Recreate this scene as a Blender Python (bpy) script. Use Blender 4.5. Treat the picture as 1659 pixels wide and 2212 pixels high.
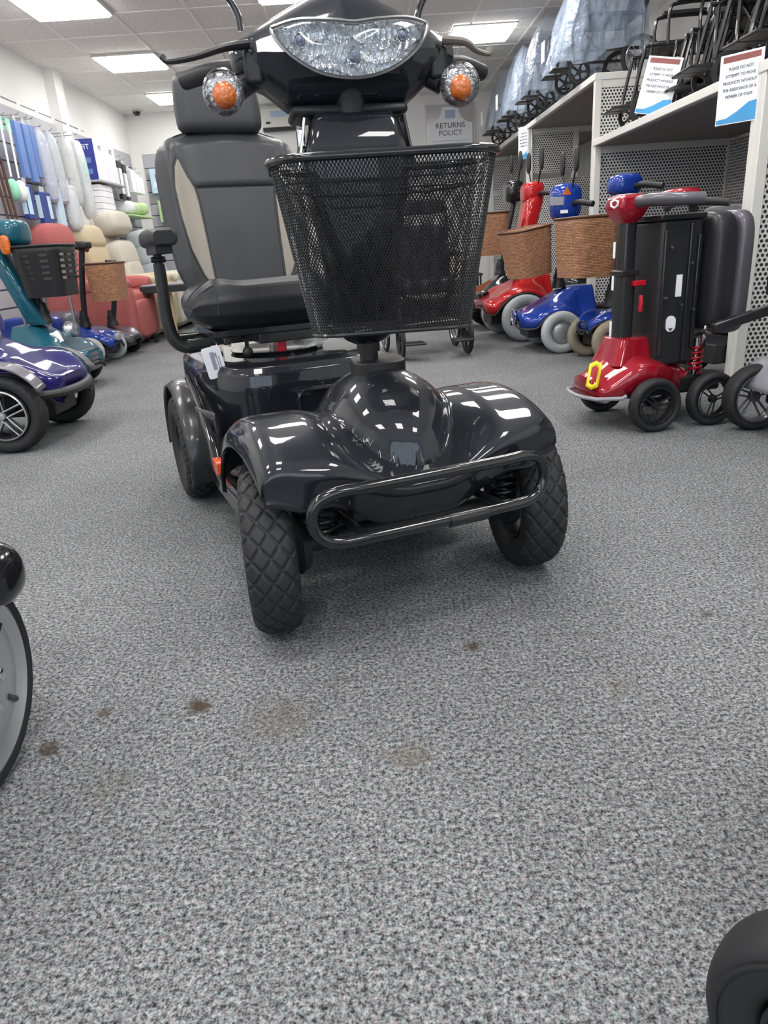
import bpy, bmesh, math, random
from mathutils import Vector, Matrix
random.seed(7)
PI = math.pi
scene = bpy.context.scene
COL = scene.collection
for o in list(bpy.data.objects): bpy.data.objects.remove(o)

# ------------------------------------------------------------------ camera
cam_d = bpy.data.cameras.new('camera')
cam = bpy.data.objects.new('camera', cam_d); COL.objects.link(cam)
cam_d.sensor_fit = 'HORIZONTAL'; cam_d.sensor_width = 36.0
cam_d.lens = 36.0 * 1523.0 / 1659.0
cam_d.clip_start = 0.02; cam_d.clip_end = 60
R_ = Vector((0.99767215, -0.0273343, -0.06247491))
U_ = Vector((0.0680968, 0.35070836, 0.9340056))
B_ = Vector((-0.00361992, -0.93608572, 0.35175335))
cam.matrix_world = Matrix(((R_.x, U_.x, B_.x, 0), (R_.y, U_.y, B_.y, 0), (R_.z, U_.z, B_.z, 0.75), (0, 0, 0, 1)))
scene.camera = cam

# ------------------------------------------------------------------ view, world
vs = scene.view_settings
scene.display_settings.display_device = 'sRGB'
vs.view_transform = 'Standard'; vs.look = 'None'; vs.gamma = 1.0; vs.use_curve_mapping = False
vs.exposure = 1.02
PANEL_POWER = 10.5
w = bpy.data.worlds.new('world'); scene.world = w; w.use_nodes = True
w.node_tree.nodes['Background'].inputs[0].default_value = (0.75, 0.88, 1.0, 1)
w.node_tree.nodes['Background'].inputs[1].default_value = 1.3

# ------------------------------------------------------------------ materials
def srgb(r, g, b):
    f = lambda c: (c / 255 / 12.92) if c / 255 <= 0.04045 else ((c / 255 + 0.055) / 1.055) ** 2.4
    return (f(r), f(g), f(b), 1)

def mat(name, col, rough=0.5, metal=0.0, coat=0.0, spec=0.5, bump=None, vary=None, alpha=1.0, trans=0.0, emit=None, ior=1.45, flake=0):
    m = bpy.data.materials.new(name); m.use_nodes = True
    nt = m.node_tree; p = nt.nodes['Principled BSDF']
    p.inputs['Base Color'].default_value = col
    p.inputs['Roughness'].default_value = rough
    p.inputs['Metallic'].default_value = metal
    p.inputs['Coat Weight'].default_value = coat
    p.inputs['Coat Roughness'].default_value = 0.03
    p.inputs['Specular IOR Level'].default_value = spec
    p.inputs['Alpha'].default_value = alpha
    p.inputs['Transmission Weight'].default_value = trans
    p.inputs['IOR'].default_value = ior
    if emit:
        p.inputs['Emission Color'].default_value = emit[0]; p.inputs['Emission Strength'].default_value = emit[1]
    tc = nt.nodes.new('ShaderNodeTexCoord')
    if bump:
        n = nt.nodes.new('ShaderNodeTexNoise'); n.inputs['Scale'].default_value = bump[0]; n.inputs['Detail'].default_value = 4
        nt.links.new(tc.outputs['Object'], n.inputs['Vector'])
        b = nt.nodes.new('ShaderNodeBump'); b.inputs['Strength'].default_value = bump[1]; b.inputs['Distance'].default_value = bump[2] if len(bump) > 2 else 0.002
        nt.links.new(n.outputs['Fac'], b.inputs['Height']); nt.links.new(b.outputs['Normal'], p.inputs['Normal'])
    if vary or not (bump or emit):
        sc, amt = vary if vary else (9.0, 0.12)
        n = nt.nodes.new('ShaderNodeTexNoise'); n.inputs['Scale'].default_value = sc; n.inputs['Detail'].default_value = 5
        nt.links.new(tc.outputs['Object'], n.inputs['Vector'])
        r = nt.nodes.new('ShaderNodeMapRange'); r.inputs['To Min'].default_value = 1 - amt; r.inputs['To Max'].default_value = 1 + amt
        nt.links.new(n.outputs['Fac'], r.inputs['Value'])
        mx = nt.nodes.new('ShaderNodeMix'); mx.data_type = 'RGBA'; mx.blend_type = 'MULTIPLY'; mx.inputs['Factor'].default_value = 1
        mx.inputs[6].default_value = col
        cb = nt.nodes.new('ShaderNodeCombineColor')
        for i in range(3): nt.links.new(r.outputs['Result'], cb.inputs[i])
        nt.links.new(cb.outputs[0], mx.inputs[7]); nt.links.new(mx.outputs[2], p.inputs['Base Color'])
    return m

def N(nt, t, **kw):
    n = nt.nodes.new(t)
    for k, v in kw.items():
        if k in n.inputs.keys(): n.inputs[k].default_value = v
        else: setattr(n, k, v)
    return n

def carpet_mat():
    m = bpy.data.materials.new('grey_flecked_carpet'); m.use_nodes = True
    nt = m.node_tree; p = nt.nodes['Principled BSDF']; L = nt.links.new
    tc = N(nt, 'ShaderNodeTexCoord')
    n1 = N(nt, 'ShaderNodeTexNoise', Scale=140.0, Detail=3.0, Roughness=0.7)
    n2 = N(nt, 'ShaderNodeTexNoise', Scale=330.0, Detail=2.0, Roughness=0.6)
    n3 = N(nt, 'ShaderNodeTexNoise', Scale=2.2, Detail=4.0)
    nh = N(nt, 'ShaderNodeTexNoise', Scale=110.0, Detail=2.0)
    for n in (n1, n2, n3, nh): L(tc.outputs['Object'], n.inputs['Vector'])
    mixf = N(nt, 'ShaderNodeMix'); mixf.inputs[0].default_value = 0.36
    L(n1.outputs['Fac'], mixf.inputs[2]); L(n2.outputs['Fac'], mixf.inputs[3])
    cr = N(nt, 'ShaderNodeValToRGB'); e = cr.color_ramp.elements
    e[0].position = 0.355; e[0].color = srgb(30, 31, 33)
    e[1].position = 0.68; e[1].color = srgb(180, 182, 183)
    a = e.new(0.44); a.color = srgb(80, 81, 84)
    a = e.new(0.50); a.color = srgb(116, 118, 120)
    L(mixf.outputs[0], cr.inputs[0])
    # slight tint of single yarns, cool to warm
    cr2 = N(nt, 'ShaderNodeValToRGB'); f = cr2.color_ramp.elements
    f[0].position = 0.38; f[0].color = (0.93, 1.0, 1.0, 1); f[1].position = 0.62; f[1].color = (1.05, 0.97, 0.96, 1)
    L(nh.outputs['Fac'], cr2.inputs[0])
    mu = N(nt, 'ShaderNodeMix'); mu.data_type = 'RGBA'; mu.blend_type = 'MULTIPLY'; mu.inputs[0].default_value = 1
    L(cr.outputs[0], mu.inputs[6]); L(cr2.outputs[0], mu.inputs[7])
    r3 = N(nt, 'ShaderNodeMapRange'); r3.inputs['From Min'].default_value = 0.3; r3.inputs['From Max'].default_value = 0.7
    r3.inputs['To Min'].default_value = 0.86; r3.inputs['To Max'].default_value = 1.08
    L(n3.outputs['Fac'], r3.inputs['Value'])
    mu2 = N(nt, 'ShaderNodeVectorMath'); mu2.operation = 'SCALE'
    n4 = N(nt, 'ShaderNodeTexNoise', Scale=34.0, Detail=3.0); L(tc.outputs['Object'], n4.inputs['Vector'])
    r4 = N(nt, 'ShaderNodeMapRange'); r4.inputs['From Min'].default_value = 0.3; r4.inputs['From Max'].default_value = 0.7
    r4.inputs['To Min'].default_value = 0.86; r4.inputs['To Max'].default_value = 1.12; L(n4.outputs['Fac'], r4.inputs['Value'])
    m4 = N(nt, 'ShaderNodeMath'); m4.operation = 'MULTIPLY'; L(r3.outputs[0], m4.inputs[0]); L(r4.outputs[0], m4.inputs[1])
    L(mu.outputs[2], mu2.inputs[0]); L(m4.outputs[0], mu2.inputs['Scale'])
    cur = mu2.outputs[0]
    # brown stains, each with its own ragged outline
    geo = N(nt, 'ShaderNodeNewGeometry')
    nd = N(nt, 'ShaderNodeTexNoise', Scale=26.0, Detail=3.0); L(geo.outputs['Position'], nd.inputs['Vector'])
    for (sx, sy, r, st, c) in STAINS:
        sub = N(nt, 'ShaderNodeVectorMath'); sub.operation = 'SUBTRACT'; L(geo.outputs['Position'], sub.inputs[0]); sub.inputs[1].default_value = (sx, sy, 0)
        ln = N(nt, 'ShaderNodeVectorMath'); ln.operation = 'LENGTH'; L(sub.outputs[0], ln.inputs[0])
        md = N(nt, 'ShaderNodeMath'); md.operation = 'MULTIPLY_ADD'; L(nd.outputs['Fac'], md.inputs[0]); md.inputs[1].default_value = r * 2.6; L(ln.outputs['Value'], md.inputs[2])
        mr = N(nt, 'ShaderNodeMapRange'); mr.inputs['From Min'].default_value = r * 2.55; mr.inputs['From Max'].default_value = r * 1.75
        mr.inputs['To Min'].default_value = 0; mr.inputs['To Max'].default_value = st
        L(md.outputs[0], mr.inputs['Value'])
        mx = N(nt, 'ShaderNodeMix'); mx.data_type = 'RGBA'; L(mr.outputs[0], mx.inputs[0]); L(cur, mx.inputs[6]); mx.inputs[7].default_value = c
        cur = mx.outputs[2]
    L(cur, p.inputs['Base Color'])
    p.inputs['Roughness'].default_value = 0.95; p.inputs['Specular IOR Level'].default_value = 0.15
    b = N(nt, 'ShaderNodeBump'); b.inputs['Strength'].default_value = 0.55; b.inputs['Distance'].default_value = 0.004
    L(mixf.outputs[0], b.inputs['Height']); L(b.outputs['Normal'], p.inputs['Normal'])
    return m
BR = srgb(64, 52, 40); BL_ = srgb(98, 88, 76)
STAINS = [(-0.351, 1.075, 0.021, 0.9, BR), (-0.583, 0.98, 0.022, 0.8, BR), (0.16, 1.21, 0.018, 0.8, BR), (-0.52, 1.07, 0.014, 0.65, BR),
          (-0.2, 1.02, 0.06, 0.34, BL_), (0.02, 0.9, 0.035, 0.42, BL_), (0.66, 1.27, 0.014, 0.65, BR), (0.39, 1.05, 0.03, 0.2, BL_), (-0.1, 1.12, 0.02, 0.25, BR), (-0.45, 0.88, 0.04, 0.2, BL_)]

def ceiling_mat():
    m = bpy.data.materials.new('mineral_ceiling_tile'); m.use_nodes = True
    nt = m.node_tree; p = nt.nodes['Principled BSDF']; L = nt.links.new
    tc = N(nt, 'ShaderNodeTexCoord')
    n = N(nt, 'ShaderNodeTexNoise', Scale=90.0, Detail=3.0); L(tc.outputs['Object'], n.inputs['Vector'])
    cr = N(nt, 'ShaderNodeValToRGB'); e = cr.color_ramp.elements
    e[0].position = 0.35; e[0].color = srgb(214, 212, 209); e[1].position = 0.6; e[1].color = srgb(246, 244, 241)
    L(n.outputs['Fac'], cr.inputs[0]); L(cr.outputs[0], p.inputs['Base Color']); p.inputs['Roughness'].default_value = 0.95
    return m

def perf_mat(name, pitch=0.024, r=0.33, base=(0.72, 0.72, 0.70, 1)):
    """powder coated sheet with round holes painted dark in a staggered grid (uses UV in metres)"""
    m = bpy.data.materials.new(name); m.use_nodes = True
    nt = m.node_tree; p = nt.nodes['Principled BSDF']; L = nt.links.new
    p.inputs['Base Color'].default_value = base; p.inputs['Roughness'].default_value = 0.4
    uv = N(nt, 'ShaderNodeUVMap')
    sc = N(nt, 'ShaderNodeVectorMath'); sc.operation = 'SCALE'; sc.inputs['Scale'].default_value = 1 / pitch; L(uv.outputs[0], sc.inputs[0])
    ds = []
    for off in ((0, 0, 0), (0.5, 0.8660254, 0)):
        ad = N(nt, 'ShaderNodeVectorMath'); ad.operation = 'ADD'; L(sc.outputs[0], ad.inputs[0]); ad.inputs[1].default_value = off
        wr = N(nt, 'ShaderNodeVectorMath'); wr.operation = 'WRAP'; L(ad.outputs[0], wr.inputs[0])
        wr.inputs[1].default_value = (0.5, 0.8660254, 1); wr.inputs[2].default_value = (-0.5, -0.8660254, -1)
        ln = N(nt, 'ShaderNodeVectorMath'); ln.operation = 'LENGTH'; L(wr.outputs[0], ln.inputs[0]); ds.append(ln)
    mn = N(nt, 'ShaderNodeMath'); mn.operation = 'MINIMUM'; L(ds[0].outputs['Value'], mn.inputs[0]); L(ds[1].outputs['Value'], mn.inputs[1])
    gt = N(nt, 'ShaderNodeMath'); gt.operation = 'GREATER_THAN'; L(mn.outputs[0], gt.inputs[0]); gt.inputs[1].default_value = r
    mx = N(nt, 'ShaderNodeMix'); mx.data_type = 'RGBA'; L(gt.outputs[0], mx.inputs[0]); mx.inputs[6].default_value = (.035, .035, .034, 1); mx.inputs[7].default_value = base; L(mx.outputs[2], p.inputs['Base Color'])  # darkness inside the holes is put into the base colour
    return m

def wicker_mat():
    m = bpy.data.materials.new('brown_resin_wicker'); m.use_nodes = True
    nt = m.node_tree; p = nt.nodes['Principled BSDF']; L = nt.links.new
    uv = N(nt, 'ShaderNodeUVMap')
    br = N(nt, 'ShaderNodeTexBrick', Scale=1.0)
    br.inputs['Color1'].default_value = srgb(188, 140, 106); br.inputs['Color2'].default_value = srgb(154, 106, 76); br.inputs['Mortar'].default_value = srgb(84, 48, 30)
    br.inputs['Mortar Size'].default_value = 0.0016; br.inputs['Mortar Smooth'].default_value = 1.0; br.inputs['Brick Width'].default_value = 0.022; br.inputs['Row Height'].default_value = 0.0085
    L(uv.outputs[0], br.inputs['Vector']); L(br.outputs['Color'], p.inputs['Base Color'])
    b = N(nt, 'ShaderNodeBump'); b.inputs['Strength'].default_value = 0.8; b.inputs['Distance'].default_value = 0.003; b.invert = True
    L(br.outputs['Fac'], b.inputs['Height']); L(b.outputs['Normal'], p.inputs['Normal']); p.inputs['Roughness'].default_value = 0.5
    return m

def clear_mat():
    m = bpy.data.materials.new('clear_plastic_lens'); m.use_nodes = True; nt = m.node_tree; L = nt.links.new
    nt.nodes.remove(nt.nodes['Principled BSDF']); out = nt.nodes['Material Output']
    tr = N(nt, 'ShaderNodeBsdfTransparent'); tr.inputs[0].default_value = (.93, .95, .97, 1)
    gl = N(nt, 'ShaderNodeBsdfGlossy'); gl.inputs['Roughness'].default_value = .03
    fr = N(nt, 'ShaderNodeFresnel'); fr.inputs['IOR'].default_value = 1.5
    mx = N(nt, 'ShaderNodeMixShader'); L(fr.outputs[0], mx.inputs[0]); L(tr.outputs[0], mx.inputs[1]); L(gl.outputs[0], mx.inputs[2]); L(mx.outputs[0], out.inputs[0])
    return m

M = {
 'carpet': carpet_mat(), 'ceiling': ceiling_mat(),
 'wall': mat('painted_wall', srgb(238, 237, 234), 0.85, vary=(3, 0.03)),
 'grid': mat('white_ceiling_grid', srgb(240, 238, 235), 0.5),
 'charcoal': mat('metallic_charcoal_paint', (0.013, 0.015, 0.021, 1), 0.42, 0.15, 1.0, spec=0.12, vary=(420, 0.3)),
 'gloss_black': mat('gloss_black_plastic', (0.012, 0.012, 0.014, 1), 0.12, 0, 0.6),
 'black': mat('matt_black_plastic', (0.016, 0.016, 0.018, 1), 0.45, bump=(500, 0.15)),
 'black_metal': mat('black_powder_coat', (0.014, 0.014, 0.016, 1), 0.3, 0.0, 0.4),
 'rubber': mat('tyre_rubber', (0.018, 0.018, 0.020, 1), 0.62, bump=(350, 0.2, 0.001)),
 'rubber_grey': mat('pale_grey_tyre', srgb(168, 172, 174), 0.7, bump=(200, 0.1, 0.001)),
 'rubber_tan': mat('dusty_tan_tyre', srgb(140, 130, 116), 0.8, bump=(200, 0.1, 0.001)),
 'leather': mat('charcoal_vinyl', (0.040, 0.042, 0.048, 1), 0.42, bump=(260, 0.35, 0.001)),
 'leather_dark': mat('black_vinyl', (0.022, 0.022, 0.025, 1), 0.36, bump=(260, 0.35, 0.001)),
 'leather_beige': mat('taupe_vinyl', srgb(150, 142, 132), 0.5, bump=(300, 0.3, 0.001)),
 'stitch': mat('grey_thread', (0.15, 0.15, 0.16, 1), 0.8),
 'chrome': mat('chrome', (0.75, 0.75, 0.77, 1), 0.08, 1.0),
 'steel': mat('brushed_steel', (0.45, 0.45, 0.47, 1), 0.3, 1.0),
 'silver': mat('silver_painted_rim', srgb(176, 180, 184), 0.32, 0.6, 0.5),
 'reflector': mat('faceted_chrome_reflector', (0.88, 0.89, 0.91, 1), 0.12, 0.8, bump=(55, 0.8, 0.006)),
 'clear': clear_mat(),
 'amber': mat('amber_lens', srgb(214, 104, 14), 0.15, 0, 0.8, bump=(90, 1.0, 0.008)),
 'amber_dark': mat('amber_reflector', srgb(225, 80, 22), 0.25, 0, 0.8),
 'bulb': mat('bluish_bulb_glass', srgb(120, 124, 150), 0.1, 0.2, 0.8),
 'white_metal': mat('white_powder_coat', srgb(216, 215, 210), 0.38, vary=(5, 0.03)),
 'perf': perf_mat('perforated_white_sheet'),
 'paper': mat('white_card', srgb(238, 239, 244), 0.6, vary=(6, 0.03)),
 'ink': mat('dark_ink', srgb(70, 72, 82), 0.6), 'ink_grey': mat('grey_ink', srgb(150, 152, 166), 0.7), 'ink_red': mat('brown_red_ink', srgb(140, 84, 82), 0.7),
 'ink_blue': mat('bright_blue_ink', srgb(70, 150, 205), 0.6), 'ink_pale': mat('pale_blue_ink', srgb(170, 190, 215), 0.6),
 'purple': mat('metallic_purple_blue_paint', srgb(26, 18, 92), 0.5, 0.0, 0.7, spec=0.1, vary=(300, 0.2)),
 'teal': mat('metallic_teal_paint', srgb(24, 88, 108), 0.5, 0.1, 0.8, spec=0.15, vary=(300, 0.2)),
 'blue': mat('metallic_blue_paint', srgb(22, 56, 146), 0.45, 0.15, 1.0, spec=0.15, vary=(300, 0.2)),
 'red': mat('metallic_red_paint', srgb(176, 26, 28), 0.45, 0.15, 1.0, spec=0.15, vary=(300, 0.15)),
 'crimson': mat('metallic_crimson_paint', srgb(150, 14, 34), 0.42, 0.2, 1.0, spec=0.15, vary=(300, 0.15)),
 'wicker': wicker_mat(),
 'yellow': mat('yellow_paint', srgb(232, 214, 30), 0.4), 'red_plastic': mat('red_plastic', srgb(190, 20, 40), 0.35),
 'grey_plastic': mat('light_grey_plastic', srgb(150, 150, 158), 0.4),
}
M['carpet'].name = 'grey_flecked_carpet'

# ------------------------------------------------------------------ mesh helpers
class MB:
    def __init__(s): s.v = []; s.f = []; s.uv = None
    def add(s, vs, fs):
        b = len(s.v); s.v += [tuple(v) for v in vs]; s.f += [tuple(i + b for i in f) for f in fs]; return s
    def box(s, x0, x1, y0, y1, z0, z1, rot=None, piv=None):
        vs = [Vector((x, y, z)) for x in (x0, x1) for y in (y0, y1) for z in (z0, z1)]
        if rot is not None:
            c = Vector(piv) if piv else Vector(((x0 + x1) / 2, (y0 + y1) / 2, (z0 + z1) / 2))
            vs = [rot @ (v - c) + c for v in vs]
        return s.add(vs, [(0, 1, 3, 2), (4, 6, 7, 5), (0, 4, 5, 1), (2, 3, 7, 6), (0, 2, 6, 4), (1, 5, 7, 3)])
    def tube(s, pts, r, n=10, smooth=0, closed=False, cap=True, flat=1.0):
        P = [Vector(p) for p in pts]
        if smooth: P = catmull(P, smooth, closed)
        rr = r if hasattr(r, '__len__') else [r] * len(P)
        if len(rr) != len(P):
            rr = [rr[min(len(rr) - 1, int(i * (len(rr) - 1) / max(1, len(P) - 1)))] * (1 - ((i * (len(rr) - 1) / max(1, len(P) - 1)) % 1)) + rr[min(len(rr) - 1, int(i * (len(rr) - 1) / max(1, len(P) - 1)) + 1)] * ((i * (len(rr) - 1) / max(1, len(P) - 1)) % 1) for i in range(len(P))]
        k = len(P); rings = []; prev = None
        for i in range(k):
            if closed: t = P[(i + 1) % k] - P[i - 1]
            else: t = P[min(i + 1, k - 1)] - P[max(i - 1, 0)]
            if t.length < 1e-9: t = Vector((0, 0, 1))
            t.normalize()
            if prev is None:
                a = Vector((0, 0, 1)) if abs(t.z) < 0.9 else Vector((1, 0, 0))
                u = t.cross(a).normalized()
            else:
                u = (prev - t * prev.dot(t))
                u = u.normalized() if u.length > 1e-6 else t.orthogonal().normalized()
            prev = u; w_ = t.cross(u)
            rings.append([P[i] + (u * math.cos(2 * PI * j / n) + w_ * math.sin(2 * PI * j / n) * flat) * rr[i] for j in range(n)])
        return s.loft(rings, closed, cap)
    def loft(s, rings, closed=False, cap=True):
        n = len(rings[0]); vs = [p for r in rings for p in r]; fs = []
        k = len(rings)
        for i in range(k if closed else k - 1):
            a = i * n; b = ((i + 1) % k) * n
            for j in range(n):
                j2 = (j + 1) % n
                fs.append((a + j, a + j2, b + j2, b + j))
        if cap and not closed:
            fs.append(tuple(range(n))[::-1]); fs.append(tuple((k - 1) * n + j for j in range(n)))
        return s.add(vs, fs)
    def lathe(s, prof, n=32, axis='z', c=(0, 0, 0), a0=0, a1=2 * PI):
        """prof: list of (r, h)"""
        full = abs(a1 - a0 - 2 * PI) < 1e-6; m = n if full else n + 1
        c = Vector(c); vs = []; fs = []
        for (r, h) in prof:
            for j in range(m):
                a = a0 + (a1 - a0) * j / n; x, y = r * math.cos(a), r * math.sin(a)
                vs.append(c + Vector({'z': (x, y, h), 'x': (h, x, y), 'y': (x, h, y)}[axis]))
        for i in range(len(prof) - 1):
            for j in range(n if full else n):
                j2 = (j + 1) % m if full else j + 1
                fs.append((i * m + j, i * m + j2, (i + 1) * m + j2, (i + 1) * m + j))
        return s.add(vs, fs)
    def ball(s, c, rx, ry=None, rz=None, n=16, m=10):
        ry = ry or rx; rz = rz or rx; c = Vector(c)
        rings = [[c + Vector((rx * math.sin(PI * i / m) * math.cos(2 * PI * j / n), ry * math.sin(PI * i / m) * math.sin(2 * PI * j / n), rz * math.cos(PI * i / m))) for j in range(n)] for i in range(m + 1)]
        rings[0] = [p + Vector((0, 0, 0)) for p in rings[0]]
        return s.loft(rings, cap=False)
    def grid(s, fn, nu, nv, cu=False, cv=False, keep=None):
        """fn(u,v) -> point, u,v in 0..1"""
        vs = []; fs = []
        U = nu if cu else nu + 1; V = nv if cv else nv + 1
        for i in range(U):
            for j in range(V): vs.append(fn(i / nu, j / nv))
        for i in range(nu):
            for j in range(nv):
                if keep and not keep((i + .5) / nu, (j + .5) / nv): continue
                i2 = (i + 1) % U; j2 = (j + 1) % V
                fs.append((i * V + j, i2 * V + j, i2 * V + j2, i * V + j2))
        return s.add(vs, fs)
    def prism(s, outline, y0, y1, axis='y'):
        n = len(outline)
        def P(a, b, h): return {'y': (a, h, b), 'x': (h, a, b), 'z': (a, b, h)}[axis]
        vs = [P(a, b, y0) for a, b in outline] + [P(a, b, y1) for a, b in outline]
        return s.add(vs, [tuple(range(n))[::-1], tuple(range(n, 2 * n))] + [(i, (i + 1) % n, n + (i + 1) % n, n + i) for i in range(n)])
    def xf(s, mtx):
        s.v = [tuple(mtx @ Vector(v)) for v in s.v]; return s
    def build(s, name, m, parent=None, bev=0, seg=3, sub=0, sol=0, smooth=True, ang=40, uvs=None, loc=None):
        me = bpy.data.meshes.new(name); me.from_pydata(s.v, [], s.f); me.validate()
        bm = bmesh.new(); bm.from_mesh(me)
        bmesh.ops.remove_doubles(bm, verts=bm.verts, dist=1e-6)
        bmesh.ops.recalc_face_normals(bm, faces=bm.faces)
        loose = [v for v in bm.verts if not v.link_faces]
        if loose: bmesh.ops.delete(bm, geom=loose, context='VERTS')
        if uvs:
            lay = bm.loops.layers.uv.new('UVMap')
            for f in bm.faces:
                for l in f.loops: l[lay].uv = uvs(l.vert.co)
        bm.to_mesh(me); bm.free()
        me.materials.append(M[m] if isinstance(m, str) else m)
        if smooth:
            for p in me.polygons: p.use_smooth = True
            me.set_sharp_from_angle(angle=math.radians(ang))
        o = bpy.data.objects.new(name, me); COL.objects.link(o)
        if parent: o.parent = parent
        if loc is not None: o.location = loc
        if sol:
            md = o.modifiers.new('solid', 'SOLIDIFY'); md.thickness = sol; md.offset = -1
        if bev:
            md = o.modifiers.new('bevel', 'BEVEL'); md.width = bev; md.segments = seg; md.limit_method = 'ANGLE'; md.angle_limit = math.radians(35); md.harden_normals = False
        if sub:
            md = o.modifiers.new('sub', 'SUBSURF'); md.levels = sub; md.render_levels = sub
        return o

def catmull(P, k, closed=False):
    out = []; n = len(P)
    for i in range(n if closed else n - 1):
        p0 = P[(i - 1) % n] if (closed or i > 0) else P[0] * 2 - P[1]
        p1 = P[i]; p2 = P[(i + 1) % n]
        p3 = P[(i + 2) % n] if (closed or i + 2 < n) else P[-1] * 2 - P[-2]
        for j in range(k):
            t = j / k
            out.append(0.5 * ((2 * p1) + (p2 - p0) * t + (2 * p0 - 5 * p1 + 4 * p2 - p3) * t * t + (3 * p1 - p0 - 3 * p2 + p3) * t ** 3))
    if not closed: out.append(P[-1].copy())
    return out

def tag(o, label=None, cat=None, group=None, kind=None):
    if label: o['label'] = label
    if cat: o['category'] = cat
    if group: o['group'] = group
    if kind: o['kind'] = kind
    return o

def empty(name, loc=(0, 0, 0), rz=0, label=None, cat=None, group=None, parent=None):
    o = bpy.data.objects.new(name, None); COL.objects.link(o); o.empty_display_size = 0.05
    o.location = loc; o.rotation_euler = (0, 0, rz)
    if parent: o.parent = parent
    return tag(o, label, cat, group)

def copy_tree(o, parent=None):
    c = o.copy(); COL.objects.link(c)
    if parent: c.parent = parent
    for ch in [x for x in bpy.data.objects if x.parent == o]: copy_tree(ch, c)
    return c

def sstep(a, b, x):
    t = max(0.0, min(1.0, (x - a) / (b - a))); return t * t * (3 - 2 * t)
def lerp(a, b, t): return a + (b - a) * t
def interp(tab, x):
    if x <= tab[0][0]: return tab[0][1]
    for (a, b), (c, d) in zip(tab, tab[1:]):
        if x <= c: return b + (d - b) * (x - a) / (c - a)
    return tab[-1][1]
def rrect(w_, h_, r, n=5, cx=0, cy=0):
    out = []
    for k, (sx, sy) in enumerate(((1, 1), (-1, 1), (-1, -1), (1, -1))):
        for i in range(n + 1):
            a = PI / 2 * k + PI / 2 * i / n
            out.append((cx + sx * (w_ / 2 - r) + r * math.cos(a), cy + sy * (h_ / 2 - r) + r * math.sin(a)))
    return out

# ------------------------------------------------------------------ writing: thin raised lettering as a child of its sign
def text(parent, body, size, mtx, m='ink', name='lettering', align='CENTER', ext=0.0008, sx=1.0, sp=1.0):
    c = bpy.data.curves.new(name, 'FONT'); c.body = body; c.size = size; c.align_x = align; c.extrude = ext; c.space_character = sp
    t = bpy.data.objects.new(name, c); COL.objects.link(t)
    dg = bpy.context.evaluated_depsgraph_get(); dg.update()
    me = bpy.data.meshes.new_from_object(t.evaluated_get(dg)); bpy.data.objects.remove(t)
    o = bpy.data.objects.new(name, me); me.materials.clear(); me.materials.append(M[m]); COL.objects.link(o)
    me.transform(mtx @ Matrix.Diagonal((sx, 1, 1, 1))); o.parent = parent
    return o
# ------------------------------------------------------------------ room shell
XL, XR, YB, YF, ZC = -3.08, 2.84, 10.85, -3.6, 2.62
def struct(mb, name, m, **k): return tag(mb.build(name, m, **k), kind='structure')
struct(MB().box(XL - .1, XR + .1, YF - .1, YB + .1, -0.06, 0), 'floor', 'carpet', smooth=False)
struct(MB().box(XL - .1, XR + .1, YF - .1, YB + .1, ZC, ZC + .06), 'ceiling', 'ceiling', smooth=False)
struct(MB().box(XL - .12, XL, YF, YB, 0, ZC), 'wall_left', 'wall', smooth=False)
struct(MB().box(XR, XR + .12, YF, YB, 0, ZC), 'wall_right', 'wall', smooth=False)
struct(MB().box(XL - .1, XR + .1, YB, YB + .12, 0, ZC), 'wall_back', 'wall', smooth=False)
# shop front behind the viewer, with a wide window that lets daylight in
f = MB(); f.box(XL, XR, YF - .12, YF, 0, .35); f.box(XL, XR, YF - .12, YF, 2.4, ZC); f.box(XL, -2.7, YF - .12, YF, .35, 2.4); f.box(2.4, XR, YF - .12, YF, .35, 2.4)
struct(f, 'wall_front', 'wall', smooth=False)
f = MB()
for x in (-2.7, -1.0, 0.7, 2.35): f.box(x, x + .05, YF - .09, YF - .03, .35, 2.4)
f.box(-2.7, 2.4, YF - .09, YF - .03, .35, .4); f.box(-2.7, 2.4, YF - .09, YF - .03, 2.35, 2.4)
struct(f, 'window_1', 'white_metal', smooth=False)
struct(MB().box(XL, XL + .10, 8.22, 8.44, 0, ZC), 'trim_1', 'wall', smooth=False)
struct(MB().box(0.23, 0.26, YB - .03, YB, 0, ZC), 'trim_2', 'grid', smooth=False)
# suspended grid bars
gx = [-2.47 + .6 * i for i in range(9)]; gy = [YB - .05 - .585 * i for i in range(25)]
f = MB()
for x in gx: f.box(x - .012, x + .012, YF, YB, ZC - .006, ZC + .01)
for y in gy: f.box(XL, XR, y - .012, y + .012, ZC - .005, ZC + .01)
struct(f, 'trim_3', 'grid', smooth=False)

# light panels
panel_m = mat('lit_diffuser', (1, 1, 1, 1), 0.5, emit=((1.0, 0.975, 0.95, 1), PANEL_POWER))
pan = empty('ceiling_light', (0, 0, 0))
MB().loft([[Vector((a * k, b * k, z)) for a, b in rrect(.57, .57, .01, 2)] for k, z in ((1, -.004), (1, -.022), (.97, -.030), (.5, -.032))]).build('diffuser', panel_m, pan, ang=30)
f = MB()
for a in ((-.3, -.283, -.3, .3), (.283, .3, -.3, .3), (-.3, .3, -.3, -.283), (-.3, .3, .283, .3)): f.box(a[0], a[1], a[2], a[3], -.016, 0)
f.build('frame', 'white_metal', pan, smooth=False)
ORD = ['first', 'second', 'third', 'fourth', 'fifth', 'sixth', 'seventh', 'eighth']
cols = [(-2.16, [9.9, 8.15, 6.4, 4.65, 2.9, 1.15, -0.6], 'left'), (-0.39, [6.35, 4.6, 2.85, 1.1, -0.65], 'middle'), (1.27, [7.92, 6.17, 4.42, 2.67, .92, -.83], 'right')]
first = True
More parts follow.
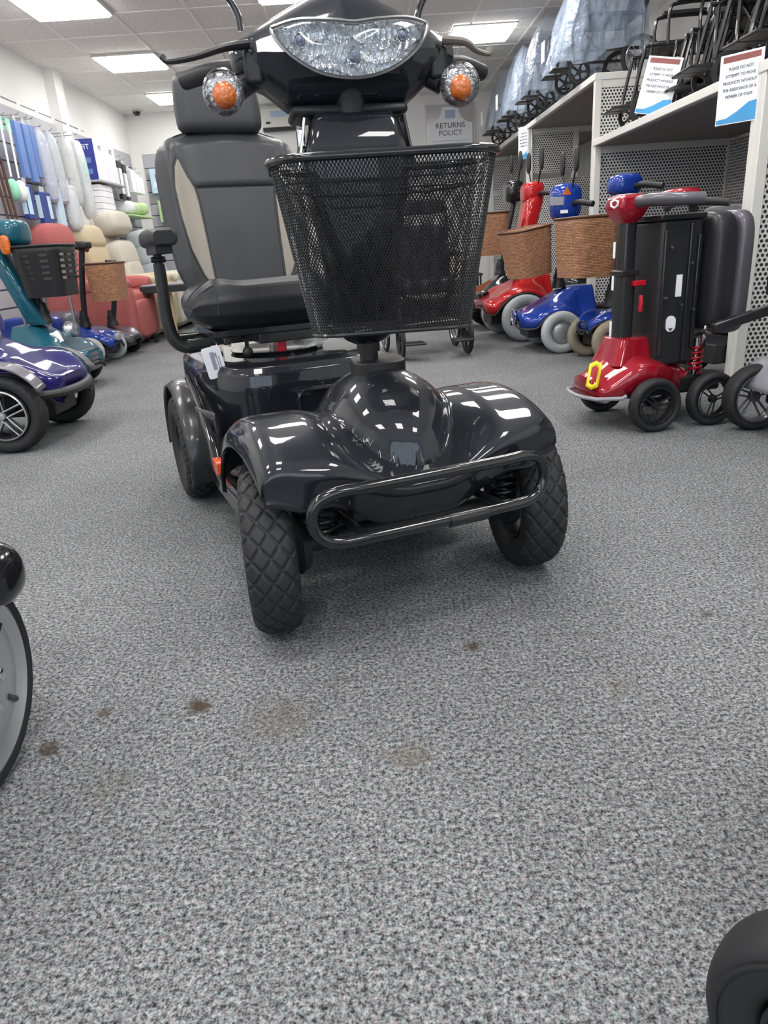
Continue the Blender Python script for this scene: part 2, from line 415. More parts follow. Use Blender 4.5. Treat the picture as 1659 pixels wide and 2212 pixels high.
names = {(-2.16, 0): 'small square ceiling light panel nearest the far wall beside the headrest', (-2.16, 1): 'square ceiling light panel in the left row, second from the back wall',
         (-2.16, 2): 'large bright ceiling light panel cut by the top left corner', (-0.39, 0): 'ceiling light panel barely showing at the top edge above the scooter head',
         (1.27, 0): 'ceiling light panel to the right of the scooter head, above the wrapped chairs'}
for cx_, ys, side in cols:
    for i, y in enumerate(ys):
        o = pan if first else copy_tree(pan); first = False
        o.location = (cx_, y, ZC - .006)
        tag(o, names.get((cx_, i), 'square ceiling light panel in the %s row, %s counted from the back wall' % (side, ORD[i])), 'ceiling light', 'square LED ceiling panels')
# ceiling camera dome
cd = empty('security_camera', (-2.85, 10.6, ZC - .006), 0, 'tiny dark dome security camera at the far left ceiling corner', 'camera')
MB().lathe([(0, -.01), (.07, -.01), (.07, 0), (0, 0)], 20).build('base', 'white_metal', cd)
MB().lathe([(.05, -.01), (.045, -.035), (.03, -.055), (0, -.062)], 20).build('dome', 'gloss_black', cd)
# ------------------------------------------------------------------ wheels
def tyre_mesh(R, W, nc=96, nx=20, tread=0.0, pa=.046, pb=.034, rim=.62, shape=2.6):
    """tyre about the x axis, closed section, with diamond tread blocks"""
    circ = 2 * PI * R; na = round(circ / pa)
    h = R * (1 - rim)
    e = 2 / shape
    def fn(u, v):
        a = 2 * PI * u
        if v < .74:
            q = 1 - 2 * v / .74; q = .62 * q + .38 * math.sin(PI / 2 * q)
            sb = math.sqrt(max(0, 1 - abs(q) ** (2 / e))); x = W / 2 * q; rr = R - h / 2 + h / 2 * sb ** e
        else:
            b = PI + PI * (v - .74) / .26; cb, sb = math.cos(b), math.sin(b)
            x = W / 2 * math.copysign(abs(cb) ** e, cb) * (1 + .22 * sb); rr = R - h / 2 - h / 2 * abs(sb) ** e
        if tread and v < .74:
            fade = sstep(.10, .45, sb)
            ca = (u * na) % 1 - .5; bb = x / pb; cbv = (bb + .5) % 1 - .5
            d = abs(abs(ca) + abs(cbv) - .5)
            g = 1 - sstep(.06, .12, d)
            rr -= tread * g * fade
        return (x, rr * math.cos(a), rr * math.sin(a))
    m = MB(); m.grid(fn, nc, nx, True, True); return m

def star_rim(R, m_face='silver', W=.07, spokes=5, closed=False, side=-1):
    """returns MB for rim barrel + spokes about x axis, outer face at x = side*W/2"""
    f = MB(); s = side
    f.lathe([(R, -W / 2), (R * .93, -W / 2), (R * .9, -W / 2 + .012), (R * .88, 0), (R * .9, W / 2 - .012), (R * .93, W / 2), (R, W / 2), (R * .97, 0), (R, -W / 2)], 40, 'x')
    xo = s * W / 2 * .8
    if closed:
        f.lathe([(R * .93, xo * .8), (R * .8, xo), (R * .5, xo * 1.25), (R * .3, xo * 1.3), (0, xo * 1.3)], 40, 'x')
    else:
        for k in range(spokes):
            a = 2 * PI * k / spokes + .3
            for d in (-.16, .16):
                p = [Vector((xo, R * .12 * math.cos(a + d * 4), R * .12 * math.sin(a + d * 4))), Vector((xo * .9, R * .92 * math.cos(a + d), R * .92 * math.sin(a + d)))]
                f.tube(p, R * .045, 6)
        f.lathe([(0, xo * 1.25), (R * .17, xo * 1.2), (R * .22, xo * .8), (R * .22, 0), (0, 0)], 24, 'x')
    return f

def wheel(parent, c, R, W, tyre='rubber', rimm='silver', side=-1, tread=0.003, nc=96, nx=20, rim=.62, closed=False, spokes=5, cache={}, rz=0, name='wheel', rimmesh=None, pa=.046, pb=.034, shape=2.6):
    key = (round(R, 3), round(W, 3), tyre, tread, nc, nx, rim, shape)
    if key in cache:
        t = cache[key].copy(); COL.objects.link(t); t.name = name; t.parent = parent
    else:
        t = tyre_mesh(R, W, nc, nx, tread, rim=rim, pa=pa, pb=pb, shape=shape).build(name, tyre, parent, ang=60); cache[key] = t
    t.location = c; t.rotation_euler = (0, 0, rz)
    r = (rimmesh or star_rim(R * rim * 1.04, W=W * .72, spokes=spokes, closed=closed, side=side)).build('rim', rimm, t)
    return t

# ------------------------------------------------------------------ the charcoal scooter in the middle of the floor
TH = math.atan2(.243, .598)
S = empty('mobility_scooter', (.058, 1.48, 0), TH, 'large glossy charcoal four-wheel mobility scooter with mesh basket standing in the middle of the floor', 'mobility scooter')

def cowl_z(x, y, k=1.0):
    ax = abs(x)
    t = max(0.0, 1 - ((y - .035) / .245) ** 2)
    zf = .285 + .158 * math.sqrt(t) if y > -.2 else .285
    zc = lerp(.318, .400, sstep(-.16, .12, y))
    A = sstep(.03, .20, ax)
    z = lerp(zc, zf, A)
    z -= .05 * max(0, (ax - .262) / .07) ** 3
    dy = (y - .10) / (.20 if y < .10 else .30); wx = .152 - .03 * max(0, -(y) / .15)
    d = 1 - ((x - .036) / wx) ** 2 - dy * dy
    zd = .335 + .163 * (max(d, 0) ** .55) if d > 0 else .335 - .4 * (-d) * .1
    if d > 0:
        kk = .012; hh = max(kk - abs(z - zd), 0) / kk; z = max(z, zd) + hh * hh * kk * .25
    return z

def cowl_shell():
    m = MB(); xs = [-.322 + .644 * i / 120 for i in range(121)]
    def yl(x): return -.172 + .9 * max(0, abs(x) - .13) ** 2 * 1.0
    rows = []
    def low(x):
        ax = abs(x)
        return lerp(.228, .300, sstep(.07, .215, ax)) + .015 * sstep(.25, .32, ax)
    nb = 7
    for j in range(nb, 0, -1):       # skirt from the bottom up
        t = j / nb
        row = []
        for x in xs:
            z0 = cowl_z(x, yl(x)) - .006; zz = lerp(z0, low(x), t)
            row.append((x, yl(x) - .004 + .05 * t * t * (1 - sstep(.1, .25, abs(x))) + .004 * math.sin(PI * t), zz))
        rows.append(row)
    ny = 90
    for j in range(ny + 1):
        row = []
        for x in xs:
            y = lerp(yl(x), .30, j / ny)
            r = max(0, 1 - (y - yl(x)) / .012)
            row.append((x, y, cowl_z(x, y) - .006 * r * r))
        rows.append(row)
    # outer side lips turned down at both sides
    for r in rows: pass
    n = len(xs); vs = [p for r in rows for p in r]; fs = []
    for i in range(len(rows) - 1):
        for j in range(n - 1): fs.append((i * n + j, i * n + j + 1, (i + 1) * n + j + 1, (i + 1) * n + j))
    m.add(vs, fs)
    for s in (-1, 1):
        col = 0 if s < 0 else n - 1
        base = [rows[i][col] for i in range(nb, len(rows))]
        low_ = [(p[0] + s * .004, p[1], p[2] - .028) for p in base]
        low2 = [(p[0] - s * .006, p[1] , p[2] - .032) for p in base]
        k = len(base); m.add(base + low_ + low2, [(i, i + 1, k + i + 1, k + i) for i in range(k - 1)] + [(k + i, k + i + 1, 2 * k + i + 1, 2 * k + i) for i in range(k - 1)])
    return m
cowl_shell().build('front_cowl', 'charcoal', S, sol=.004, ang=50, loc=(-.028, 0, 0))
# dark undertray behind the skirt; wide floor pan added to block light underneath
u = MB(); u.box(-.13, .09, .0, .35, .18, .26); u.tube([(-.3, 0, .17), (.3, 0, .17)], .022, 12); u.tube([(-.2, -.02, .24), (-.29, .0, .2)], .014, 8); u.tube([(.2, -.02, .24), (.29, .0, .2)], .014, 8)
u.box(-.29, .29, .20, 1.28, .115, .15); u.tube([(-.22, .05, .33), (-.25, .03, .19)], .028, 12); u.tube([(.22, .05, .33), (.25, .03, .19)], .028, 12)
u.box(-.11, -.09, -.10, .02, .22, .28); u.box(.06, .08, -.10, .02, .22, .28)
u.build('chassis', 'black', S, bev=.006)
# springs of the front suspension
for s in (-1, 1):
    pts = [(s * .215 + .026 * math.cos(t), -.06 + .026 * math.sin(t), .19 + .13 * t / (14 * PI)) for t in [i * PI / 6 for i in range(85)]]
    MB().tube(pts, .004, 6).build('suspension_spring', 'black_metal', S)
# bumper bar: an oval loop of tube in front of the cowl
pts = []
def bar(x, z): return (x * BX, -.215 + .55 * max(0, abs(x) - .12) ** 2, z)
top, bot = .335, .245; BX = .93
for i in range(9): x = -.215 + .43 * i / 8; pts.append(bar(x, top + .004))
for a in (60, 30, 0, -30, -60): pts.append(bar(.225 + .045 * math.cos(math.radians(a)), (top + bot) / 2 + .046 * math.sin(math.radians(a))))
for i in range(9): x = .215 - .43 * i / 8; pts.append(bar(x, bot - .004))
for a in (-60, -30, 0, 30, 60): pts.append(bar(-.225 - .045 * math.cos(math.radians(a)), (top + bot) / 2 + .046 * math.sin(math.radians(a))))
bb = MB().tube(pts, .0115, 14, smooth=4, closed=True)
bb.tube([(-.15, -.215, .243), (-.15, -.05, .235)], .009, 10); bb.tube([(.15, -.215, .243), (.15, -.05, .235)], .009, 10)
bp = bb.build('bumper_bar', 'gloss_black', S, ang=80, loc=(-.030, 0, .004))
MB().tube([(.02, -.2145, .239), (.105, -.2145, .239)], .0145, 12).build('bar_joint', 'black_metal', bp)
# wheels
STEER = math.radians(-13); PIV = Vector((0, .165, 0))
def steer(o):
    R3 = Matrix.Rotation(STEER, 3, 'Z'); o.location = PIV - R3 @ PIV; o.rotation_euler = (0, 0, STEER); return o
for (x, y, s) in ((-.318, 0, -1), (.306, 0, 1)):
    wheel(S, (x, y, .172), .172, .102, side=s, nc=540, nx=72, tread=.0042, rim=.55, shape=2.9, rz=STEER, pa=.050, pb=.037, rimm='black')
for (x, y, s) in ((-.315, 1.0, -1), (.315, 1.0, 1)):
    wheel(S, (x, y, .172), .172, .102, side=s, nc=540, nx=72, tread=.0042, rim=.55, shape=2.9, pa=.050, pb=.037, rimm='black')
for s in (-1, 1):
    MB().lathe([(0, .02), (.06, .02), (.07, 0), (.06, -.012), (0, -.012)], 32, 'x', (s * .262, .01, .172)).build('wheel_hub', 'black', S)

# footwell tub and rear body
def body_ring(y, hw, z0, z1, r):
    return [Vector((a, y, b)) for a, b in rrect(2 * hw, z1 - z0, r, 6, -.005, (z0 + z1) / 2)]
def rear_body():
    f = MB(); n = 30
    def fn(u, v):
        # u: around plan outline, v: vertical profile to centre
        a = 2 * PI * u; ca, sa = math.cos(a), math.sin(a); e = .42
        px = math.copysign(abs(ca) ** e, ca); py = math.copysign(abs(sa) ** e, sa)
        prof = [(1.0, .16), (1.0, .30), (1.0, .40), (.985, .435), (.95, .452), (.85, .46), (.5, .462), (0, .463)]
        t = v * (len(prof) - 1); i = min(int(t), len(prof) - 2); q = t - i
        k = lerp(prof[i][0], prof[i + 1][0], q); z = lerp(prof[i][1], prof[i + 1][1], q)
        cy_ = .98; hy = .37; hxw = .268
        y = cy_ + hy * py * k; tap = lerp(.9, 1.04, sstep(.62, .95, y))
        x = hxw * tap * px * k - .005
        return (x, y + (.035 if z < .2 else 0) * 0, z)
    f.grid(fn, 120, 42, True, False); return f
rb = rear_body().build('rear_body', 'charcoal', S, ang=60)
f = MB(); f.tube([(a, .606 - .0, b) for a, b in rrect(.17, .085, .03, 6, .035, .335)], .006, 8, closed=True)
f.build('access_panel_rim', 'charcoal', rb)
MB().prism(rrect(.05, .04, .018, 5, .05, .33), .600, .612).build('panel_latch', 'black', rb, bev=.003)
# seat well dish on top of the body
MB().lathe([(.145, .0), (.15, .008), (.135, .010), (.11, .002), (0, .0)], 40, 'z', (-.01, .93, .462)).build('seat_well', 'gloss_black', rb)
# foot tub
t = MB(); t.grid(lambda u, v: (lerp(-.3, .3, u), lerp(.24, .66, v), .20 + .03 * (2 * abs(u - .5)) ** 6 + .09 * (1 - v) ** 5), 30, 20)
t.build('foot_tub', 'black', S, sol=.012)
# side sills and rear fender skirts
M['dark_satin'] = mat('dark_satin_plastic', (.022, .022, .025, 1), .35, 0, .3)
for s in (-1, 1):
    f = MB(); f.tube([(s * .315, .22, .205), (s * .315, .5, .20), (s * .31, .62, .27), (s * .30, .80, .345), (s * .30, .95, .40)], .014, 10, smooth=6); f.box(s * .30 - .012, s * .30 + .012, .22, .66, .13, .21)
    f.build('side_sill', 'gloss_black', S)
    def fen(u, v, s=s):
        a = math.radians(lerp(-5, 196, u))   # from the rear over the top to the lower front
        r = .205
        y = 1.0 + r * math.cos(a) * (1.08 if math.cos(a) > 0 else 1.30); z = .175 + r * math.sin(a) * 1.06
        edge = lerp(0, 1, v)
        x = s * lerp(.255, .366, edge) ; z -= .015 * sstep(.75, 1, edge); 
        return (x, y, max(z, .09))
    f = MB().grid(fen, 40, 10)
    f.build('rear_fender', 'dark_satin', S, sol=.006)
    f = MB().grid(lambda u, v, s=s: (s * (.29 + .03 * sstep(0, 1, v)), lerp(.62, .76, v) + .03 * u, lerp(.16 , .34, u)), 10, 10); f.build('fender_skirt', 'dark_satin', S, sol=.006)
MB().prism(rrect(.062, .036, .006, 4, .50, .228), -.330, -.308, 'x').build('side_reflector', 'amber_dark', S, bev=.002)
MB().prism(rrect(.055, .03, .006, 4, .50, .225), .318, .332, 'x').build('side_reflector', 'amber_dark', S, bev=.002)

# tiller
MB().prism(rrect(.120, .15, .05, 6, .018, .165), .478, .512, 'z').build('tiller_base', 'black', S, bev=.004)
f = MB(); f.tube([(0, .165, .50), (0, .166, .60)], .021, 16); f.lathe([(.026, 0), (.026, .02), (.022, .022), (.022, .04), (.027, .042), (.027, .055)], 20, 'z', (0, .165, .53))
f.build('tiller_post', 'black', S)
f = MB().tube([(0, .17, .98), (0, .172, 1.06)], [.032, .03], 14); f.build('tiller_neck', 'black', S)
prof = [(.545, .026, .024, .02), (.555, .045, .045, .03), (.57, .062, .062, .04), (.60, .072, .068, .045), (.75, .085, .068, .045), (.88, .108, .070, .03), (.94, .106, .068, .025), (.99, .09, .062, .02), (1.005, .08, .052, .02), (1.008, .05, .03, .015)]
rings = [[Vector((a, b, z)) for a, b in rrect(2 * hx_, 2 * hy_, r_, 6, 0, .185)] for z, hx_, hy_, r_ in prof]
tc_ = MB().loft(rings).build('tiller_cover', 'charcoal', S, ang=50)
MB().box(-.115, -.100, .17, .2, .95, .985).build('cover_clip', 'chrome', tc_, bev=.003)
for s in (-1, 1):
    MB().prism([(.118 * s, .90), (.124 * s, .90), (.104 * s, 1.0), (.098 * s, 1.0)], .135, .235).build('trim_strip', 'chrome' if s < 0 else 'charcoal', tc_, bev=.002)

# head housing: lofted shell, wide wings, rounded nose
def head():
    f = MB()
    def fn(u, v):
        x = lerp(-.232, .222, u); ax = abs(x + .005)
        zt = interp([(0, 1.245), (.06, 1.225), (.12, 1.195), (.16, 1.172), (.19, 1.155), (.225, 1.142), (.24, 1.135)], ax)
        zb = interp([(0, 1.018), (.12, 1.020), (.14, 1.034), (.165, 1.054), (.20, 1.070), (.24, 1.080)], ax)
        hy = interp([(0, .095), (.12, .086), (.18, .07), (.24, .035)], ax)
        a = 2 * PI * v; ca, sa = math.cos(a), math.sin(a); e = .46
        k = 1 if 0.002 < u < .998 else .55
        y = .205 + k * hy * math.copysign(abs(ca) ** e, ca)
        z = (zt + zb) / 2 + k * (zt - zb) / 2 * math.copysign(abs(sa) ** e, sa)
        if z > .5 * (zt + zb): y += .06 * (z - .5 * (zt + zb)) / .1
        if z < .5 * (zt + zb) : y += .30 * (.5 * (zt + zb) - z) * (1 if ca < 0 else -1)
        return (x, y, z)
    f.grid(fn, 60, 56, False, True)
    return f
hd = head().build('head_housing', 'charcoal', S, ang=45)
MB().box(-.125, .115, .15, .27, 1.003, 1.024).build('head_underside', 'black', hd, bev=.01)
# head lamp
def lamp_out(t):     # outline: flat-ish brow and deep curved belly, in x/z
    pts = [(-.150, 1.136), (-.14, 1.142), (-.10, 1.149), (-.04, 1.146), (0, 1.142), (.04, 1.146), (.10, 1.150), (.135, 1.144), (.142, 1.136), (.13, 1.112), (.10, 1.085), (.055, 1.062), (0, 1.052), (-.06, 1.060), (-.105, 1.083), (-.135, 1.110)]
    return pts
lo = catmull([Vector((a, 0, b)) for a, b in lamp_out(0)], 4, True)
c_ = Vector((-.004, 0, 1.105))
def ly(p, k): return .075 + .35 * (p.x * k) ** 2 * 4 * .5 + .10 * (1.10 - p.z) * -1 * 0
def lamp_ring(k, off): return [Vector((c_.x + (p.x - c_.x) * k, .072 + .9 * ((p.x) * k) ** 2 + off + .12 * max(0, p.z - 1.1), c_.z + (p.z - c_.z) * k)) for p in lo]
hl = MB().loft([lamp_ring(1.0, .012), lamp_ring(.99, .0)], cap=False).build('headlight', 'reflector', S, ang=80)
def bowl(u, v):
    k = .97 * v; i0 = u * len(lo); p = lo[int(i0) % len(lo)].lerp(lo[(int(i0) + 1) % len(lo)], i0 % 1)
    x = c_.x + (p.x - c_.x) * k; z = c_.z + (p.z - c_.z) * k
    y = .072 + .9 * x * x + .020 - .018 * v ** 3 + .12 * max(0, z - 1.1)
    y += .0045 * abs(math.sin(x * 260 + 2.2 * math.sin(z * 60))) + .0065 * ((z * 40 + .9 * math.sin(x * 31)) % 1) + (.005 if abs(x) < .045 else 0)
    return Vector((x, y, z))
MB().grid(bowl, 380, 60, True).build('reflector_bowl', 'reflector', hl, ang=25)
MB().loft([lamp_ring(1.02, .012), lamp_ring(1.0, -.004), lamp_ring(.95, -.011), lamp_ring(.8, -.016), lamp_ring(.5, -.020), lamp_ring(.02, -.022)], cap=False).build('lens', 'clear', hl, ang=80)
rim_ = MB().tube([(p.x, p.y, p.z) for p in lamp_ring(1.015, -.004)], .0035, 6, closed=True).build('lamp_bezel', 'steel', hl)
for (x, z, r) in ((-.10, 1.118, .008), (.095, 1.122, .008), (0, 1.092, .011)):
    MB().lathe([(r * 1.5, .0), (r * 1.4, -.004), (r, -.002), (r * .9, .01)], 20, 'y', (x, .088, z)).build('bulb_ring', 'chrome', hl)
    MB().ball((x, .086, z), r * .8, n=12, m=8).build('bulb', 'bulb', hl)
# indicators on stalks
M['ind_bowl'] = mat('dimpled_silver_bowl', (.42, .42, .44, 1), .22, .9, bump=(90, 1.0, .01))
for s, cx0 in ((-1, -.252), (1, .218)):
    c0 = (cx0, .135, 1.046)
    ind = MB().lathe([(.0, .042), (.018, .04), (.034, .025), (.040, .004), (.040, -.002), (.034, -.006), (0, -.004)], 32, 'y', c0).build('indicator', 'ind_bowl', S)
    MB().lathe([(.040, -.002), (.0395, -.014), (.033, -.028), (.02, -.038), (0, -.042)], 32, 'y', c0).build('indicator_lens', 'clear', ind)
    MB().ball((c0[0] + .001, c0[1] - .008, c0[2] - .006), .023, .015, .024).build('amber_bulb', 'amber', ind)
    MB().tube([(c0[0] - s * .03, .16, 1.055), (c0[0] - s * .075, .19, 1.085)], .02, 12).build('indicator_stalk', 'black', S)
# handlebar, grips, levers, mirrors
M['lever_grey'] = mat('worn_grey_lever', srgb(112, 104, 98), .5)
for s in (-1, 1):
    x0 = .205 * s - .005; LV = .62 if s > 0 else 1
    f = MB().tube([(x0, .225, 1.105), (x0 + s * .06, .25, 1.105), (x0 + s * .12, .30, 1.10)], [.017, .018, .017], 14, smooth=4)
    f.build('grip', 'black', S)
    f = MB().tube([(x0 - s * .015, .135, 1.125), (x0 + s * .03, .125, 1.118), (x0 + s * .085 * LV, .13, 1.105), (x0 + s * .135 * LV, .15, 1.103), (x0 + s * .148 * LV, .155, 1.112)], [.012, .010, .0075, .007, .009], 10, smooth=5, flat=.7)
    f.build('brake_lever', 'lever_grey' if s > 0 else 'black', S)
    f = MB().box(x0 - s * .02 - .018, x0 - s * .02 + .018, .14, .2, 1.06, 1.12); f.build('lever_bracket', 'black', S, bev=.008)
    mx = -.205 if s < 0 else .145
    f = MB().tube([(mx, .17, 1.155), (mx + s * .004, .168, 1.185), (mx + s * .03, .165, 1.225), (mx + s * .12, .16, 1.33)], .0065, 10, smooth=5)
    ms = f.build('mirror_stem', 'gloss_black', S)
    MB().ball((mx + s * .16, .17, 1.375), .06, .014, .042).build('mirror', 'gloss_black', ms)

# wire basket, diamond mesh of real strands
def basket_ring(z, n=None, inset=0):
    t = (z - .595) / .305
    hx_ = lerp(.155, .205, t) - inset; hy_ = lerp(.095, .128, t) - inset
    return hx_, hy_
def basket():
    f = MB(); per = 176; rows = 56
    CY = .0; CX = .022
    def pt(u, z, ins=0):
        hx_, hy_ = basket_ring(z); r = .055
        o = OUT[u % (2 * per)]
        return Vector((CX + o[0] * hx_, CY + o[1] * hy_, z))
    # unit outline with equal arc steps
    base = rrect(2, 1.16, .34, 16); P = [Vector((a, b / .58, 0)) for a, b in base]
    P2 = [Vector((a, b, 0)) for a, b in base]; tot = sum((P2[(i + 1) % len(P2)] - P2[i]).length for i in range(len(P2)))
    OUT = []; step = tot / (2 * per); i = 0; acc = 0; seg = (P2[1] - P2[0]).length
    for k in range(2 * per):
        d = k * step
        while d > acc + seg: acc += seg; i += 1; seg = (P2[(i + 1) % len(P2)] - P2[i % len(P2)]).length
        q = P2[i % len(P2)].lerp(P2[(i + 1) % len(P2)], (d - acc) / seg if seg else 0); OUT.append((q.x, q.y / .58))
    vs = []; fs = []
    z0, z1 = .595, .897; nr = rows
    idx = {}
    for r in range(nr + 1):
        z = lerp(z0, z1, r / nr)
        for u in range(r % 2, 2 * per, 2):
            idx[(r, u)] = len(vs); vs.append(pt(u, z))
    for r in range(0, nr - 1):
        for u in range(r % 2, 2 * per, 2):
            a = (r, u); b = (r + 1, (u + 1) % (2 * per)); c = (r + 2, u); d = (r + 1, (u - 1) % (2 * per))
            if c in idx: fs.append((idx[a], idx[b], idx[c], idx[d]))
    f.add(vs, fs)
    # bottom of the basket
    nb = 22; base_i = len(f.v)
    bv = []; bf = []; gi = {}
    H = basket_ring(z0)
    nx_, ny_ = 36, 30
    for i in range(nx_ + 1):
        for j in range(ny_ + 1):
            if (i + j) % 2: continue
            x = lerp(-1, 1, i / nx_); y = lerp(-1, 1, j / ny_)
            k = 1 / max(1e-6, (abs(x) ** 5 + abs(y) ** 5) ** .2) * max(abs(x), abs(y)) if (x or y) else 1
            gi[(i, j)] = len(bv); bv.append((CX + x * k * H[0], CY + y * k * H[1], z0))
    for i in range(nx_):
        for j in range(ny_):
            q = [(i, j), (i + 1, j + 1), (i, j + 2), (i - 1, j + 1)]
            if all(p in gi for p in q): bf.append(tuple(gi[p] for p in q))
    f.add(bv, bf)
    o = f.build('basket', 'black_metal', S, smooth=False)
    md = o.modifiers.new('wire', 'WIREFRAME'); md.thickness = .0030; md.use_replace = True; md.use_even_offset = False; md.use_boundary = True
    hx_, hy_ = basket_ring(.9)
    for z, rr, zz in ((.9, .0075, .9),):
        pts = [(CX + a * hx_ * 1.01, CY + b * hy_ * 1.01, z) for a, b in OUT[::4]]
        MB().tube(pts, rr, 10, closed=True).build('basket_rim', 'gloss_black', o)
    # rear mounting wire, sagging handle, stiffening wires
    hx2, hy2 = basket_ring(.86)
    pts = [(CX + a * hx2 * .99, CY + b * hy2 * .99, .862) for a, b in OUT[::4]]
    MB().tube(pts, .0025, 6, closed=True).build('stiffening_wire', 'black_metal', o)
    hx_ += 0
    MB().tube([(CX + q[0], q[1], q[2]) for q in ((hx_ - .01, .04, .895), (hx_ - .03, -.05, .862), (hx_ - .08, -.10, .842), (0, -.118, .836), (-hx_ + .08, -.10, .842), (-hx_ + .03, -.05, .862), (-hx_ + .01, .04, .895))], .003, 6, smooth=5).build('carry_handle', 'black_metal', o)
    hx3, hy3 = basket_ring(.598)
    MB().tube([(CX + a * hx3, CY + b * hy3, .597) for a, b in OUT[::4]], .004, 6, closed=True).build('bottom_wire', 'black_metal', o)
    MB().box(-.06, .06, hy_ - .012, .125, .74, .82).build('basket_mount', 'black', o, bev=.004)
    MB().box(.0, .17, .02, .04, .60, .84).build('charger_flap', 'black', o) if False else None
    MB().box(CX - hx_ - .006, CX - hx_ + .012, -.02, .02, .885, .912).build('basket_clip', 'black', o, bev=.003)
basket()

for o in [c for c in bpy.data.objects if c.parent == S and c.name.split('.')[0] in ('tiller_base','tiller_cover','head_housing','headlight','indicator','indicator_stalk','grip','brake_lever','lever_bracket','mirror_stem','basket')]: steer(o)
bo = [c for c in bpy.data.objects if c.parent == S and c.name == 'basket'][0]
BC = Vector((.022, 0, 0)); tgt = bo.location + Matrix.Rotation(STEER, 3, 'Z') @ BC
R2 = Matrix.Rotation(STEER - math.radians(6), 3, 'Z'); bo.location = tgt - R2 @ BC; bo.rotation_euler = (0, 0, STEER - math.radians(6))

# seat
sx = -.02
seat = S
def cush(u, v):
    # u across, v from the rear top over the rolled front to the underside
    x = math.sin(PI / 2 * lerp(-1, 1, u)); ax = abs(x)
    path = [(1.14, .672), (1.0, .668), (.88, .668), (.80, .680), (.745, .688), (.712, .672), (.700, .635), (.708, .595), (.745, .560), (.80, .545), (.95, .545), (1.14, .56)]
    t = v * (len(path) - 1); i = min(int(t), len(path) - 2); q = t - i
    q2 = q * q * (3 - 2 * q) * .4 + q * .6
    y = lerp(path[i][0], path[i + 1][0], q); z = lerp(path[i][1], path[i + 1][1], q)
    k = 1 - ax ** 5
    zc = .612; z = zc + (z - zc) * max(0, k) ** .42 + (.014 * math.exp(-((ax - .72) / .16) ** 2) if v < .5 else 0)
    y = y + .05 * ax ** 4 * (1 if y < .95 else 0)
    g = abs(abs(x) - .5)
    hw = .268 * (1 - .10 * sstep(.9, 1.12, y))
    return (sx + hw * x, y, z)
o = MB().grid(cush, 56, 66).build('seat_cushion', 'leather_dark', seat, ang=80)
f = MB()
for s in (-1, 1):
    pts = [Vector(cush(.5 + s * .27, v)) for v in [i / 30 for i in range(0, 20)]]
    f.tube([(p.x, p.y - .0005 if p.y > .72 else p.y, p.z + (.0008)) for p in pts], .0018, 5)
pts = [Vector(cush(u, .30)) for u in [.06 + .88 * i / 30 for i in range(31)]]
f.tube([(p.x, p.y, p.z + .0012) for p in pts], .0018, 5)
f.build('seam', 'leather', seat)
BZ0, BZ1 = .655, 1.135
def bw(z): return interp([(.655, .205), (.72, .226), (.85, .238), (1.0, .238), (1.05, .232), (1.08, .220), (1.105, .198), (1.122, .168), (1.135, .125)], z)
def seams(x, z):
    ax = abs(x - sx)
    inn = interp([(.655, .118), (.80, .122), (.92, .127), (.965, .132), (1.0, .150), (1.045, .166), (1.06, .172), (1.135, .182)], z)
    out = interp([(.655, .128), (.70, .155), (.78, .182), (.88, .196), (.97, .200), (1.03, .190), (1.055, .176), (1.06, .172), (1.135, .182)], z)
    return ax, inn, out
def bfront(u, v, off=0):
    z = lerp(BZ0, BZ1, v); x = sx + lerp(-1, 1, u) * bw(z); ax, inn, out = seams(x, z)
    t = abs(2 * u - 1)
    y = 1.115 + .22 * (z - .66)
    y -= .028 * math.exp(-((ax - .205) / .035) ** 2)             # side bolster
    y -= .010 * (1 - sstep(.0, .14, ax)) + .008 * sstep(.958, .985, z) * (1 - sstep(.10, .17, ax))
    g = 0
    g = max(g, 1 - abs(ax - inn) / .005, 1 - abs(ax - out) / .005)
    if ax < inn: g = max(g, 1 - abs(z - .965) / .005)
    y += .0045 * max(0, g)
    y += .055 * t ** 7 + .03 * sstep(1.09, 1.135, z)
    return (x, y - off, z)
ins = lambda u, v: (lambda s: s[1] <= s[0] <= s[2])(seams(sx + lerp(-1, 1, u) * bw(lerp(BZ0, BZ1, v)), lerp(BZ0, BZ1, v)))
br = MB(); br.grid(bfront, 170, 130, keep=lambda u, v: not ins(u, v))
def bback(u, v):
    p = bfront(u, v); z = p[2]; return (p[0], 1.19 + .22 * (z - .66), z)
bk = MB().grid(bback, 30, 30)
ring_u = [(0, v / 60) for v in range(61)] + [(u / 60, 1) for u in range(1, 61)] + [(1, 1 - v / 60) for v in range(1, 61)] + [(1 - u / 60, 0) for u in range(1, 60)]
A = [Vector(bfront(*q)) for q in ring_u]; B = [Vector(bback(*q)) for q in ring_u]
edge = MB().loft([A, [a.lerp(b, .5) + (a - Vector((sx, a.y, .9))).normalized() * .006 for a, b in zip(A, B)], B], cap=False)
br.add(bk.v, bk.f); br.add(edge.v, edge.f)
bro = br.build('backrest', 'leather', seat, ang=75)
for s in (0, 1):
    f = MB().grid(bfront, 170, 130, keep=lambda u, v, s=s: ins(u, v) and (u < .5) == (s == 0)); f.build('insert_panel', 'leather_beige', bro, ang=75)['label'] = 'taupe crescent insert'
for s in (-1, 1):
    for w_ in (1, 2):
        pts = []
        for i in range(61):
            z = lerp(.665, 1.058, i / 60); q = seams(sx, z)[w_]
            p = bfront(.5 + s * q / (2 * bw(z)), (z - BZ0) / (BZ1 - BZ0)); pts.append((p[0], p[1] - .0022, p[2]))
        MB().tube(pts, .0030, 6).build('piping', 'leather', bro)
